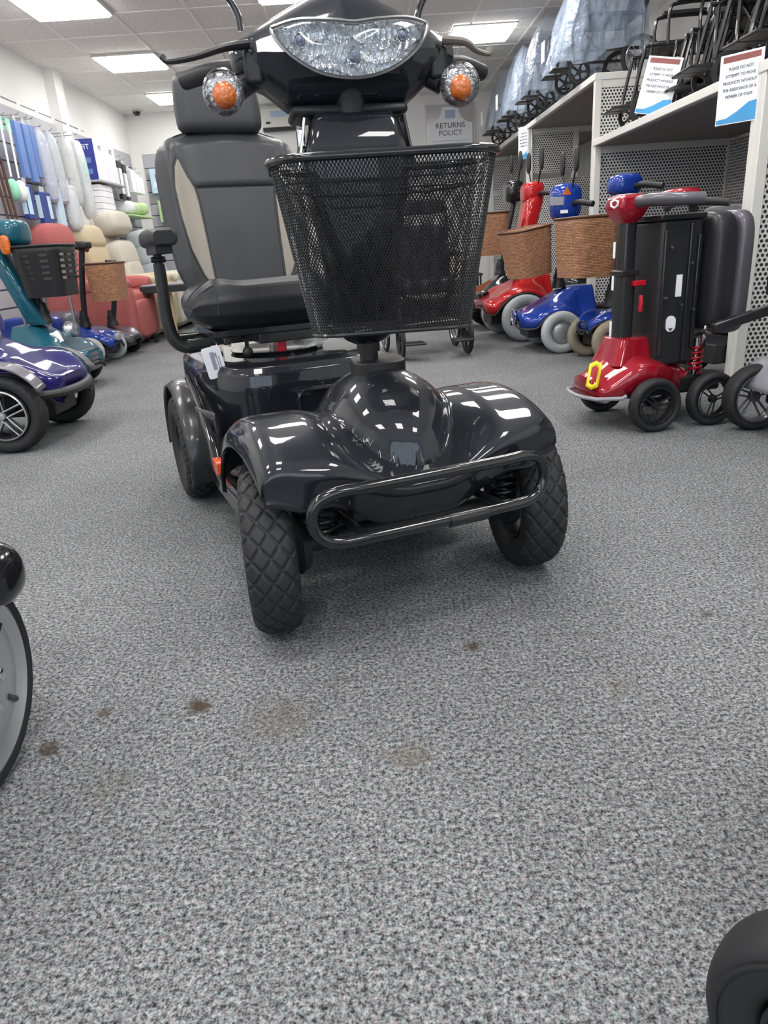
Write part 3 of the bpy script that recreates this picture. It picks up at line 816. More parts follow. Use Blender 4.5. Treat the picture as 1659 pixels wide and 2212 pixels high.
# back shell and headrest
rings = []
for i in range(13):
    t = i / 12; a = lerp(-1, 1, t); k = (1 - abs(a) ** 5) ** .35 if abs(a) < 1 else .25
    z = 1.218 + .087 * a
    rings.append([Vector((sx - .012 + q[0], 1.255 + q[1] + .10 * (z - 1.2), z)) for q in rrect(2 * .138 * (.86 + .14 * k) * (1 - .06 * max(0, a)), .10 * (.55 + .45 * k), .04, 6)])
MB().loft(rings).build('headrest', 'leather', seat, ang=60)
for dx in (-.05, .04): MB().tube([(sx + dx, 1.245, 1.09), (sx + dx, 1.25, 1.16)], .006).build('headrest_pin', 'chrome', seat)
# seat frame, swivel, levers
f = MB(); f.box(-.23, .19, .80, 1.10, .527, .548); f.box(-.30, .26, .83, .86, .505, .528); f.box(-.30, .26, 1.0, 1.03, .505, .528); f.box(-.10, .09, .78, 1.05, .50, .53); f.box(-.21, -.19, .76, 1.1, .51, .53); f.box(.16, .18, .76, 1.1, .51, .53)
f.build('seat_frame', 'black_metal', seat, bev=.003)
MB().tube([(-.01, .92, .455), (-.01, .92, .53)], .028, 20).build('seat_post', 'steel', seat)
f = MB().box(-.04, -.015, .80, .86, .465, .515); f.build('seat_pin', 'red_plastic', seat, bev=.003)
for (x, y) in ((-.225, .80), (-.14, .78)):
    f = MB().tube([(x, y + .05, .52), (x, y, .515), (x - .005, y - .02, .49)], .006, 8); f.ball((x - .005, y - .022, .483), .016, .014, .016); f.build('seat_lever', 'black', seat)
for s in (-1, 1):
    cx0 = sx + s * .325
    ar = MB().tube([(cx0, .86, .745), (cx0, .862, .70), (cx0 + s * .002, .865, .60), (cx0 - s * .008, .865, .535), (cx0 - s * .04, .86, .505), (cx0 - s * .11, .85, .505)], [.02, .021, .022, .024, .022, .017], 14, smooth=6, flat=.8)
    ar.tube([(cx0, .86, .79), (cx0, .86, .73)], .012, 12); ar.tube([(cx0 + s * .02, .855, .755), (cx0 - s * .02, .855, .755)], .009, 8); ar.box(cx0 - .022, cx0 + .022, .70, .92, .768, .79)
    a = ar.build('armrest', 'black', seat, bev=.002)
    rings = []
    for i in range(11):
        t = i / 10; y = lerp(.655, .945, t); k = max(.0, 1 - abs(2 * t - 1) ** 6) ** .4 * .3 + .7
        rings.append([Vector((cx0 + q[0], y, .808 + q[1] + .004 * math.sin(t * PI))) for q in rrect(.078 * k, .046 * k, .018 * k, 5)])
    MB().loft(rings).build('arm_pad', 'black', a, ang=60)
# headrest hidden side, tag and keys
tg = empty('price_tag', (0, 0, 0), 0, 'white card price tag hanging from the lever under the charcoal seat', 'tag'); tg.parent = None
tg.location = S.location; tg.rotation_euler = S.rotation_euler
rt = Matrix.Rotation(math.radians(-9), 3, 'Y')
f = MB().prism(rrect(.054, .090, .007, 4), -.0008, .0008); f.v = [tuple(rt @ Vector(v) + Vector((-.250, .74, .468))) for v in f.v]; f.build('card', 'paper', tg, bev=.0003)
f = MB().prism([(-.007, -.022), (.005, -.022), (.005, .03), (-.007, .03)], -.0015, -.0009); f.box(.009, .012, -.0015, -.0009, -.028, .02); f.box(.015, .018, -.0015, -.0009, -.02, .015); f.box(-.007, .012, -.0016, -.001, .014, .026)
f.v = [tuple(rt @ Vector(v) + Vector((-.250, .74, .468))) for v in f.v]; f.build('print_block', 'ink_grey', tg, smooth=False)
MB().tube([(-.245, .742, .492), (-.238, .75, .505), (-.228, .78, .515)], .001, 5).build('string', 'paper', tg)
# twisted strip of clear packing film left on the rear body
def film(u, v):
    a = u * 5.2; r = .035 + .018 * math.sin(a * 1.7); w_ = .020 + .006 * math.sin(a * 9)
    return (.075 + r * math.cos(a) * 1.5 + .01 * math.sin(9 * v + a * 6), .86 + r * math.sin(a), .468 + .03 + w_ * (v - .5) * 2 + .008 * math.sin(a * 7 + v * 5))
M['film'] = mat('crinkled_clear_film', srgb(220, 222, 226), .08, 0, .5, alpha=.45, bump=(60, 1.0, .01))
MB().grid(film, 90, 8).build('packing_film', 'film', S, ang=20)
# ------------------------------------------------------------------ shelving on the right
XS, XE = 1.75, 2.78
def perf_panel(parent, x0, x1, z0, z1, y, name='side_panel'):
    f = MB().box(x0, x1, y, y + .0012, z0, z1)
    return f.build(name, 'perf', parent, smooth=False, uvs=lambda c: (c.x, c.z))
def perf_back(parent, y0, y1, z0, z1, x, name='back_panel'):
    f = MB().box(x, x + .0012, y0, y1, z0, z1)
    return f.build(name, 'perf', parent, smooth=False, uvs=lambda c: (c.y, c.z))
def frame_side(parent, y, z1, zp0=.06):
    MB().box(XS, XS + .05, y, y + .045, 0, z1).build('post', 'white_metal', parent, bev=.004)
    MB().box(XE - .04, XE, y, y + .045, 0, z1).build('post', 'white_metal', parent, bev=.004)
    MB().box(XS + .05, XE - .04, y + .01, y + .03, z1 - .05, z1).build('rail', 'white_metal', parent)
    if z1 > 1.5:
        perf_panel(parent, XS + .05, XE - .04, zp0, 1.30, y + .02, 'lower_panel'); perf_panel(parent, XS + .05, 2.22, 1.36, z1 - .05, y + .02)
        MB().box(2.22, 2.27, y, y + .045, 1.30, z1).build('post', 'white_metal', parent, bev=.004)
    else: perf_panel(parent, XS + .05, XE - .04, zp0, z1 - .05, y + .02)
def shelf_unit(label, y0, y1, z1, group):
    r = empty('display_shelf', (0, 0, 0), 0, label, 'shelf', group)
    MB().box(XS - .005, XE, y0, y1, z1, z1 + .045).build('shelf_board', 'white_metal', r, bev=.004)
    MB().box(XS + .03, XE - .03, y0 + .05, y1 - .05, z1 - .006, z1 - .001).build('board_underside', 'shade', r)  # thin sheet carrying the shade below the board as colour
    frame_side(r, y0, z1); frame_side(r, y1 - .045, z1)
    perf_back(r, y0 + .05, y1 - .05, .05, z1 - .02, XE - .03)
    return r
M['shade'] = mat('shaded_grey', srgb(128, 124, 118), 0.6)  # grey with shelf-bottom shade in its colour; some slots and roll ends share it
shelf_unit('low white metal display shelf with perforated panels at the right edge, nearest', 1.15, 3.44, 1.343, 'white perforated shelf units')
shelf_unit('low white metal display shelf over the folded crimson scooter', 3.442, 5.80, 1.343, 'white perforated shelf units')
shelf_unit('taller white metal display shelf with perforated end panel beyond the low ones', 5.802, 8.06, 1.775, 'white perforated shelf units')
shelf_unit('taller white metal display shelf at the far end by the back wall', 8.062, 10.4, 1.775, 'white perforated shelf units')

# ------------------------------------------------------------------ general small builders
def superball(c, hx, hy, hz, e1=.45, e2=.45, nu=28, nv=18, rot=None):
    c = Vector(c)
    def P(u, v):
        a = 2 * PI * u; b = PI * (v - .5); pw = lambda t, e: math.copysign(abs(t) ** e, t)
        p = Vector((hx * pw(math.cos(b), e1) * pw(math.cos(a), e2), hy * pw(math.cos(b), e1) * pw(math.sin(a), e2), hz * pw(math.sin(b), e1)))
        return (rot @ p if rot else p) + c
    return MB().grid(P, nu, nv, True)
def pillow(name, m, parent, *a, **k): return superball(*a, **k).build(name, m, parent, ang=70)
def RX(d): return Matrix.Rotation(math.radians(d), 3, 'X')
def RY(d): return Matrix.Rotation(math.radians(d), 3, 'Y')
def RZ(d): return Matrix.Rotation(math.radians(d), 3, 'Z')

def basket_shell(parent, c, hx, hy, h, taper=.8, m='wicker', yaw=0, tilt=0, name='basket', slots=False):
    n = 64; base = rrect(2, 2 * hy / hx, .55 * min(1, hy / hx), 10)
    def outl(k, z): return [Vector((a * hx * k, b * hx * k, z)) for a, b in base]
    rings = [outl(lerp(taper, 1, t / 8), -h + h * t / 8) for t in range(9)]
    f = MB().loft(rings, cap=False); nb = len(base)
    f.add(rings[0], [tuple(range(nb))])
    per = (hx + hy) * 4 * .9 / (2 * PI)
    o = f.build(name, m, parent, sol=.006, ang=60, uvs=lambda q: (per * math.atan2(q.x / hx, -q.y / hy), q.z + q.y * .001))
    o.location = c; o.rotation_euler = (math.radians(tilt), 0, math.radians(yaw))
    MB().tube([(p.x, p.y, 0) for p in outl(1.01, 0)], .007, 8, closed=True).build('basket_rim', m, o)
    if slots:
        for s_, ang in (('x', 0),):
            for i in range(5):
                z = -.055 - i * .034; k = lerp(1, taper, -z / h)
                for xx in (-.6, 0, .6):
                    MB().box(hx * xx * k - .03, hx * xx * k + .03, -hy * k - .004, -hy * k - .001, z - .008, z + .008).build('slot', 'shade' if xx < 0 else 'gloss_black', o, bev=.003)
                for yy in (-.45, .35):
                    MB().box(hx * k + .001, hx * k + .004, hy * yy * k - .025, hy * yy * k + .025, z - .008, z + .008).build('slot', 'gloss_black', o)
                    MB().box(-hx * k - .004, -hx * k - .001, hy * yy * k - .025, hy * yy * k + .025, z - .008, z + .008).build('slot', 'gloss_black', o)
    return o

def nose_cowl(hw, yf, yr, zf, zt, R, fend=1.0, blunt=.35, skirt=.085):
    """scooter nose: rounded plan, centre ridge to the tiller, fender arches over both wheels"""
    def W(v):
        q = min(1, v / blunt); return hw * (.50 + .50 * math.sqrt(max(0, 1 - (1 - q) ** 2)))
    def P(u, v):
        y = lerp(yf, yr, v); s = 2 * u - 1; x = s * W(v)
        c = lerp(zf, zt, sstep(0, .8, v)); ax = abs(x) / hw
        arch = R + math.sqrt(max(0, (R * 1.32) ** 2 - (y * .92) ** 2)) if abs(y) < R * 1.3 else R
        arch = max(arch, zf * .97)
        z = lerp(c, min(arch, zt), sstep(.25, .8, ax) * fend)
        z -= .035 * abs(s) ** 7
        return Vector((x, y, z))
    f = MB(); nu, nv = 44, 36
    f.grid(P, nu, nv)
    rim = [P(u / nu, 1 if False else 0) for u in range(nu + 1)]
    front = 1
    left = [P(0, 1 - v / nv) for v in range(nv)]; right = [P(1, v / nv) for v in range(1, nv + 1)]
    loop = left + rim + right
    def low(p):
        r = R * 1.22
        d = skirt - (skirt - .012) * math.exp(-(p.y / (.8 * r)) ** 4) * sstep(hw * .5, hw * .8, abs(p.x))
        return Vector((p.x * 1.01, p.y, p.z - d))
    lo = [low(p) for p in loop]
    k = len(loop); f.add(loop + lo, [(i, i + 1, k + i + 1, k + i) for i in range(k - 1)])
    return f, loop, lo

def scooter(label, loc, deg, paint, R=.12, W=.075, hw=.26, yf=-.22, zf=.24, zt=.42, wb=.85, tyre='rubber', rimm='silver', trd=.002,
            tiller=None, tm='black', headz=.95, head_m=None, head=(.10, .07, .07), mirrors=False, basket=None, rear=True, closed=False, wang=0, blunt=.35, spokes=5, group=None, head_s=None, outb=0, skirt=.085, rimf=.62, rear_z=.40, grips=True, seat=None):
    s = empty('mobility_scooter', loc, math.radians(deg), label, 'mobility scooter', group)
    f, loop, lo = nose_cowl(hw, yf, .26, zf, zt, R, blunt=blunt, skirt=skirt)
    f.build('front_cowl', paint, s, sol=.004, ang=60)
    MB().tube([(p.x * 1.005, p.y - .002, p.z - .004) for p in lo], .007, 6).build('cowl_edge', 'black', s)
    g = MB().box(-.12, .12, yf + .06, wb + .1, R * .7, R * 1.3); g.tube([(-hw + .05, 0, R), (hw - .05, 0, R)], .018, 8); g.build('chassis', 'black', s, bev=.005)
    MB().box(-hw * .85, hw * .85, .2, wb - .2, R + .02, R + .05).build('foot_deck', 'black', s, bev=.01)
    for x in (-1, 1):
        wheel(s, (x * (hw - W / 2 + .005 + outb), 0, R), R, W, tyre, rimm, side=x, tread=trd, nc=160, nx=28, closed=closed, spokes=spokes, rz=math.radians(wang), rim=rimf)
        wheel(s, (x * (hw - W / 2 + .01), wb, R), R, W, tyre, rimm, side=x, tread=trd, nc=160, nx=28, closed=closed, spokes=spokes, rim=rimf)
    if rear:
        pillow('rear_body', paint, s, (0, wb - .02, R + .13), hw * .8, .24, rear_z - R - .13 if rear_z - R - .13 > .06 else .1, .4, .4)
    if tiller:
        MB().tube(tiller, .022, 12, smooth=4).build('tiller_post', tm, s)
        MB().lathe([(.05, 0), (.045, .03), (.036, .05), (.04, .07), (.028, .10), (.024, .13)], 20, 'z', (tiller[0][0], tiller[0][1], tiller[0][2])).build('tiller_boot', 'black', s)
        t = Vector(tiller[-1])
        if head_m:
            h = pillow('head_housing', head_m, s, (t.x, t.y - .02, t.z + .02), head[0], head[1], head[2], .6, .6)
            MB().box(t.x - head[0] * .6, t.x + head[0] * .6, t.y + head[1] * .5 - .02, t.y + head[1] * .5, t.z + .0, t.z + .05).build('display', 'gloss_black', h)
        if grips:
            for x in (-1, 1):
                MB().tube([(t.x + x * head[0] * .5, t.y, t.z), (t.x + x * (head[0] + .06), t.y + .02, t.z + .01), (t.x + x * (head[0] + .16), t.y + .08, t.z - .01)], [.016, .017, .019], 12, smooth=4).build('grip', 'black', s)
        if mirrors:
            for x in (-1, 1):
                q = (t.x + x * head[0] * .7, t.y, t.z + head[2] * .6)
                st = MB().tube([q, (q[0] + x * .03, q[1], q[2] + .07), (q[0] + x * .06, q[1], q[2] + .12)], .006, 8, smooth=4).build('mirror_stem', 'black', s)
                pillow('mirror', 'black', st, (q[0] + x * .075, q[1], q[2] + .19), .038, .014, .075, .8, .8)
    if basket: basket_shell(s, *basket[0], **basket[1])
    if seat:
        pillow('seat_cushion', 'leather_dark', s, (0, wb - .12, .56), .23, .22, .05, .4, .4)
        pillow('backrest', 'leather_dark', s, (0, wb + .12, .80), .22, .05, .22, .4, .5, rot=RX(-10))
        MB().tube([(0, wb - .1, rear_z), (0, wb - .1, .53)], .025, 12).build('seat_post', 'steel', s)
    return s

M['grey_arch'] = mat('satin_graphite_plastic', srgb(92, 90, 98), 0.4, 0.2, 0.3)
# ------------------------------------------------------------------ left row of scooters (facing the aisle)
pu = scooter('glossy purple-blue scooter with five-spoke wheels at the left edge', (-1.60, 3.36, 0), 90, 'purple', R=.17, W=.10, hw=.33, yf=-.20, zf=.295, zt=.47, wb=1.0, rimm='black', trd=.003, blunt=.75,
             tiller=[(0, .16, .46), (0, .22, .75), (0, .30, 1.0)], head_m='purple', head=(.16, .09, .09), seat=True)
# silver edging of its star wheel, grey wheel arches, pointed bumper band, tiller cover
def star_trim(parent, c, R, side):
    f = MB(); xo = side * .052
    f.lathe([(R * .64, xo), (R * .61, xo + side * .004), (R * .60, xo)], 48, 'x')
    for k in range(5):
        a = 2 * PI * k / 5 + .25
        for d, dd in ((-.13, -.55), (.13, .55)):
            f.tube([(xo * 1.02, R * .12 * math.cos(a + dd * 1.3), R * .12 * math.sin(a + dd * 1.3)), (xo, R * .6 * math.cos(a + d), R * .6 * math.sin(a + d))], R * .018, 6)
    f.lathe([(0, xo * 1.15), (R * .09, xo * 1.1), (R * .11, xo * .9)], 20, 'x')
    f.xf(Matrix.Translation(c)); return f.build('rim_edging', 'silver', parent)
star_trim(pu, (-.285, 0, .17), .17, -1)
for s in (-1, 1):
    f = MB().grid(lambda u, v, s=s: (s * lerp(.26, .342, v), .21 * math.cos(math.radians(lerp(5, 152, u))), .17 + .222 * math.sin(math.radians(lerp(5, 152, u))) - .012 * v), 30, 6)
    f.build('wheel_arch', 'grey_arch', pu, sol=.006)
f = MB(); f.tube([(-.29, -.10, .245), (-.24, -.16, .235), (-.14, -.205, .228), (0, -.222, .225), (.14, -.205, .228), (.24, -.16, .235), (.29, -.10, .245)], .026, 10, smooth=5, flat=.8); f.build('bumper', 'black', pu)
rings = [[Vector((a, b + .16 + .30 * (z - .5), z)) for a, b in rrect(2 * w_, .14, .05, 5)] for z, w_ in ((.5, .10), (.54, .13), (.70, .14), (.92, .13), (.98, .08))]
MB().loft(rings).build('tiller_cover', 'purple', pu)

te = scooter('teal scooter with a black plastic basket and round clear headlamp, behind the purple one', (-2.00, 4.75, 0), 90, 'teal', R=.135, W=.085, hw=.29, yf=-.19, zf=.24, zt=.42, wb=.78, rimm='black', blunt=.6,
             tiller=[(0, .08, .42), (0, .12, .7), (0, .18, .95)], head_m='teal', head=(.14, .08, .08),
             basket=(((.06, .02, .90),), dict(hx=.17, hy=.15, h=.30, taper=.82, m='black', yaw=0, slots=True)) if False else None)
b_ = basket_shell(te, (.02, .0, .885), .19, .15, .30, .82, 'black', slots=True)
rings = [[Vector((a, b + .10 + .38 * (z - .4), z)) for a, b in rrect(2 * w_, .11, .04, 5)] for z, w_ in ((.42, .075), (.46, .095), (.70, .085), (.92, .07), (.96, .05))]
MB().loft(rings).build('tiller_cover', 'teal', te)
hl2 = MB().lathe([(0, -.02), (.04, -.018), (.052, .0), (.05, .03), (.03, .05), (0, .055)], 28, 'y', (0.0, -.08, .375)); hl2 = hl2.build('headlamp', 'reflector', te)
MB().lathe([(.052, 0), (.046, -.026), (.025, -.038), (0, -.042)], 28, 'y', (0.0, -.08, .375)).build('lens', 'clear', hl2)
pillow('indicator', 'amber', te, (-.155, .15, .90), .018, .03, .055, .6, .6)
for i in range(4):
    z = .215 - .028 * i; f = MB().tube([(-.25, -.08, z), (-.15, -.155, z - .003), (0, -.182, z - .005), (.15, -.155, z - .003), (.25, -.08, z)], .0145, 8, smooth=4); f.build('bumper_rib', 'grey_arch', te)

bl = scooter('small blue travel scooter with square wicker basket in front of the red armchair', (-2.19, 5.93, 0), 82, 'blue', skirt=.03, R=.112, W=.075, hw=.16, yf=-.15, zf=.19, zt=.31, wb=.58, tyre='rubber_grey', rimm='black', closed=True, rimf=.45, outb=.065,
             tiller=[(0, .10, .29), (0, .06, .6), (0, .0, .885)], head_m='black', head=(.06, .05, .03), wang=14)
basket_shell(bl, (.02, -.15, .765), .165, .12, .28, .9, 'wicker', yaw=8)
pillow('headlamp', 'grey_plastic', bl, (0, -.155, .20), .045, .02, .03, .7, .7)
bk4 = scooter('small dark travel scooter with black wheels squeezed in beside the red armchair', (-2.17, 6.40, 0), 85, 'grey_arch', skirt=.03, R=.10, W=.07, hw=.20, yf=-.14, zf=.17, zt=.26, wb=.6, rimm='black', closed=True,
             tiller=[(0, .06, .25), (0, .0, .5), (-.02, -.02, .74)], head_m='black', head=(.05, .04, .03), grips=False)

# big silver wheel of a scooter cut by the left edge, close to the viewer
nb_ = empty('mobility_scooter', (-.662, .90, 0), math.radians(180), 'black scooter cut by the left edge, only its silver-capped wheel and glossy fender showing', 'mobility scooter')
wheel(nb_, (0, 0, .175), .175, .10, 'rubber', 'silver', side=-1, tread=.0025, nc=300, nx=44, rim=.80, rimmesh=MB().lathe([(.155, -.03), (.150, -.046), (.142, -.050), (.136, -.046), (.125, -.040), (.10, -.047), (.05, -.055), (0, -.057)], 64, 'x'))
for k in range(5):
    a = 2 * PI * k / 5 + .1
    f = MB().tube([(-.047, .085 * math.cos(a), .175 + .085 * math.sin(a)), (-.047, .112 * math.cos(a), .175 + .112 * math.sin(a))], .006, 8); f.build('cooling_slot', 'gloss_black', nb_)
    f = MB().lathe([(0, -.066), (.009, -.064), (.011, -.055)], 16, 'x', (0, .045 * math.cos(a + .6), .175 + .045 * math.sin(a + .6))); f.build('wheel_bolt', 'chrome', nb_)
pillow('fender_end', 'gloss_black', nb_, (.02, -.155, .285), .085, .075, .06, .8, .8)
pillow('rear_body', 'gloss_black', nb_, (.30, .1, .33), .22, .30, .10, .5, .5)
wheel(nb_, (.55, 0, .175), .175, .10, 'rubber', 'silver', side=1, tread=.0025, nc=300, nx=44, rim=.80, closed=True)
MB().tube([(.05, 0, .175), (.5, 0, .175)], .02, 10).build('axle', 'black_metal', nb_)

# black tyre at the lower right corner
nr = empty('mobility_scooter', (.355, .37, 0), math.radians(44), 'scooter at the bottom right corner, only a plain black tyre in view', 'mobility scooter')
wheel(nr, (0, 0, .115), .115, .07, 'rubber', 'black', side=-1, tread=0, nc=96, nx=28, rim=.55, closed=True)
MB().lathe([(.098, -.036), (.101, -.0375), (.104, -.036)], 64, 'x', (0, 0, .115)).build('sidewall_rib', 'rubber', nr)
MB().tube([(.0, 0, .115), (.32, 0, .115)], .018, 10).build('axle', 'black_metal', nr)
wheel(nr, (.36, 0, .115), .115, .07, 'rubber', 'black', side=1, tread=0, nc=96, nx=28, rim=.55, closed=True)
pillow('front_cowl', 'gloss_black', nr, (.20, -.12, .23), .12, .16, .06, .5, .5)
MB().box(.10, .30, -.70, .02, .10, .16).build('chassis', 'black', nr, bev=.02)
MB().tube([(.20, -.16, .26), (.20, -.20, .46)], .022, 12).build('tiller_post', 'black', nr)
# ------------------------------------------------------------------ right row of scooters
M['orange'] = mat('orange_brown_card', srgb(186, 96, 44), 0.6)
rd = scooter('bright red scooter with pale grey tyres and tall mirrors, wicker basket in front', (1.16, 5.83, 0), -84, 'red', R=.175, W=.10, hw=.31, yf=-.27, zf=.31, zt=.49, wb=1.0, tyre='rubber_grey', closed=True, trd=0, rimf=.5, outb=.03, skirt=.06,
             tiller=[(0, .03, .48), (0, .09, .75), (0, .17, 1.04)], head_m='red', head=(.10, .08, .08), mirrors=True, blunt=.5)
rings = [[Vector((a, b + .04 + .22 * (z - .5), z)) for a, b in rrect(2 * w_, .13, .045, 5)] for z, w_ in ((.46, .07), (.52, .085), (.80, .08), (1.0, .11), (1.06, .08))]
MB().loft(rings).build('tiller_cover', 'red', rd)
MB().prism([(-.03, .0), (.03, .0), (0, .05)], -.004, 0).xf(Matrix.Translation((0.0, .085, 1.05))).build('warning_sticker', 'yellow', rd)
basket_shell(rd, (.02, -.20, .935), .17, .13, .30, .86, 'wicker')
pillow('headlamp', 'gloss_black', rd, (-.16, -.20, .33), .05, .05, .035, .7, .7)
dk = scooter('black scooter with two mirrors beyond the bright red one', (1.12, 6.60, 0), -86, 'gloss_black', R=.16, W=.09, hw=.29, yf=-.26, zf=.30, zt=.46, wb=.9, tyre='rubber',
             tiller=[(0, .08, .45), (0, .14, .75), (0, .22, 1.10)], head_m='gloss_black', head=(.10, .08, .09), mirrors=True)
ob = tag(MB().box(-.11, .11, -.09, .09, 0, .22).build('cardboard_box', 'orange', None, bev=.003, loc=(1.02, 7.5, .44)), 'orange-brown box standing on the black stool beyond the black scooter', 'box')
stl = empty('stool', (1.02, 7.5, 0), 0, 'low black stool carrying the orange-brown box beyond the black scooter', 'stool')
MB().box(-.15, .15, -.12, .12, .42, .44).build('seat', 'black', stl)
for x in (-.13, .13):
    for y in (-.1, .1): MB().tube([(x, y, 0), (x, y, .42)], .01, 8).build('leg', 'black', stl)
b3 = scooter('blue scooter with pale grey wheels and tilted wicker basket, beside the red one', (1.28, 5.08, 0), -88, 'blue', R=.138, W=.085, hw=.25, yf=-.25, zf=.27, zt=.42, wb=.85, tyre='rubber_grey', closed=True, trd=0, rimf=.5, outb=.045, skirt=.06,
             tiller=[(0, .05, .41), (0, .07, .65), (0, .10, .93)], head_m='blue', head=(.10, .10, .115), mirrors=True, grips=True, blunt=.5)
basket_shell(b3, (.02, -.20, .80), .17, .14, .30, .84, 'wicker', yaw=14, tilt=8)
MB().tube([(.055 * math.cos(a), -.265, .235 + .05 * math.sin(a)) for a in [i * PI / 8 for i in range(16)]], .007, 8, closed=True).build('headlamp_ring', 'chrome', b3)
pillow('headlamp', 'blue', b3, (0, -.25, .235), .05, .02, .045, .8, .8)
MB().box(.094, .098, -.05, .05, .93, .98).build('label_plate', 'grey_plastic', b3, bev=.002); MB().box(.0985, .101, .02, .07, .88, .90).build('label_plate', 'paper', b3)
MB().prism([(-.03, .0), (.03, .0), (0, .05)], 0, .004, 'x').xf(Matrix.Translation((.097, .06, .99))).build('warning_sticker', 'orange', b3)
b2 = scooter('small blue scooter with tan tyre and largest wicker basket, behind the folded crimson one', (1.44, 4.47, 0), -80, 'blue', skirt=.03, R=.13, W=.095, hw=.15, yf=-.12, zf=.22, zt=.33, wb=.75, tyre='rubber_tan', rimm='black', closed=True, trd=.003, rimf=.45, outb=.06,
             tiller=[(0, .06, .32), (0, .08, .65), (-.02, .14, .98)], head_m='blue', head=(.085, .09, .06), wang=-18)
basket_shell(b2, (.0, -.12, .835), .18, .15, .33, .88, 'wicker')
MB().tube([(.05 * math.cos(a), -.185, .205 + .04 * math.sin(a)) for a in [i * PI / 8 for i in range(16)]], .007, 8, closed=True).xf(Matrix.Translation((0, .06, 0))).build('headlamp_ring', 'black', b2)
c2 = empty('folded_scooter', (1.60, 3.62, 0), math.radians(-75), 'second folding scooter with dark red head, standing in the shade behind the crimson one', 'mobility scooter')
MB().tube([(0, 0, .1), (0, .02, .5), (0, -.02, .86)], .022, 10).build('tiller_post', 'black', c2)
pillow('head_housing', 'crimson', c2, (0, -.10, .88), .10, .07, .04, .6, .6)
for x in (-1, 1): MB().tube([(x * .05, -.08, .86), (x * .15, -.04, .85), (x * .22, .0, .84)], .018, 12).build('grip', 'black', c2)
pillow('backrest', 'leather_dark', c2, (0, .20, .60), .19, .06, .24, .4, .45)
pillow('seat_cushion', 'leather_dark', c2, (0, .08, .55), .19, .045, .20, .4, .45)
for x in (-1, 1): wheel(c2, (x * .19, .22, .11), .11, .06, 'rubber', 'black', side=x, tread=0, nc=64, nx=20, closed=True)
MB().box(-.16, .16, .05, .30, .10, .2).build('chassis', 'black', c2, bev=.01)

# ------------------------------------------------------------------ folded crimson travel scooter
fo = empty('folded_scooter', (1.055, 2.90, 0), math.radians(-79), 'crimson folding travel scooter standing upright with a yellow emblem, in front of the shelves', 'mobility scooter')
# local: -y is the front (towards the aisle), x to the viewer's near side negative
for (x, y, r) in ((-.205, 0, .105), (.205, 0, .105), (-.205, .25, .105), (.205, .25, .105)):
    t = wheel(fo, (x, y, r), r, .055, 'rubber', 'black', side=-1 if x < 0 else 1, tread=.0012, nc=160, nx=28, rim=.70, spokes=3)
    MB().lathe([(r * .66, (-.022 if x < 0 else .022)), (r * .64, (-.026 if x < 0 else .026)), (r * .62, (-.022 if x < 0 else .022))], 40, 'x').build('rim_line', 'black_metal', t)
def fcowl(u, v):
    s = 2 * u - 1; y = lerp(-.21, .16, v); w_ = .165 * (.72 + .28 * math.sin(min(1, v * 1.8) * PI / 2)) * (1 - .25 * sstep(.6, 1, v))
    z = .30 - .09 * (1 - sstep(0, .45, v)) - .045 * s * s - .05 * sstep(.5, 1, v)
    return (s * w_, y + .03 * s * s, z)
f = MB().grid(fcowl, 30, 24)
lp = [Vector(fcowl(0, 1 - i / 24)) for i in range(24)] + [Vector(fcowl(i / 30, 0)) for i in range(31)] + [Vector(fcowl(1, i / 24)) for i in range(1, 25)]
k = len(lp); low = [Vector((p.x * 1.03, p.y - .012, max(p.z - .085, .135))) for p in lp]
f.add(lp + low, [(i, i + 1, k + i + 1, k + i) for i in range(k - 1)])
cw = f.build('front_cowl', 'crimson', fo, sol=.004, ang=60)
MB().loft([[Vector((a, b - .02, z)) for a, b in rrect(w_, d_, .03, 5)] for z, w_, d_ in ((.25, .22, .20), (.30, .19, .16), (.345, .17, .13), (.35, .15, .11))]).build('column_collar', 'crimson', fo)
MB().tube([(p.x * 1.02, p.y - .012, p.z - .002) for p in low[18:62]], .008, 8).build('bumper_trim', 'grey_plastic', fo)
# yellow outline emblem on the front
hexo = [(-.026, -.045), (.0, -.058), (.026, -.045), (.026, .045), (0, .058), (-.026, .045)]
f = MB(); A = [Vector((a, 0, b)) for a, b in hexo]; B = [Vector((a * .55, 0, b * .66)) for a, b in hexo]
f.add(A + B, [(i, (i + 1) % 6, 6 + (i + 1) % 6, 6 + i) for i in range(6)])
f.xf(Matrix.Translation((.085, -.200, .222)) @ Matrix.Rotation(math.radians(38), 4, 'Z') @ Matrix.Rotation(math.radians(-22), 4, 'X'))
f.build('emblem', 'yellow', fo, sol=.004)
# telescopic column, head, folded seat pack, battery box
MB().loft([[Vector((a, b - .04, z)) for a, b in rrect(.075, .065, .018, 4)] for z in (.33, .60)] ).build('column', 'black', fo)
MB().loft([[Vector((a, b - .04, z)) for a, b in rrect(.064, .056, .014, 4)] for z in (.60, .80)] ).build('inner_column', 'black_metal', fo)
MB().box(-.045, .045, -.078, -.002, .585, .605).build('column_clamp', 'black_metal', fo, bev=.004)
h = MB().loft([[Vector((a, b - .045 - (.0), z)) for a, b in rrect(w_, d_, .02, 4)] for z, w_, d_ in ((.775, .07, .06), (.80, .11, .10), (.83, .13, .13), (.862, .12, .12), (.875, .09, .09))]).build('head_housing', 'crimson', fo)
f = MB().prism([(-.035, -.02), (-.01, -.035), (.02, -.03), (.035, -.005), (.02, .03), (-.02, .03)], .8755, .8775, 'z'); f.xf(Matrix.Translation((0, -.05, 0))); f.build('head_emblem', 'paper', h)
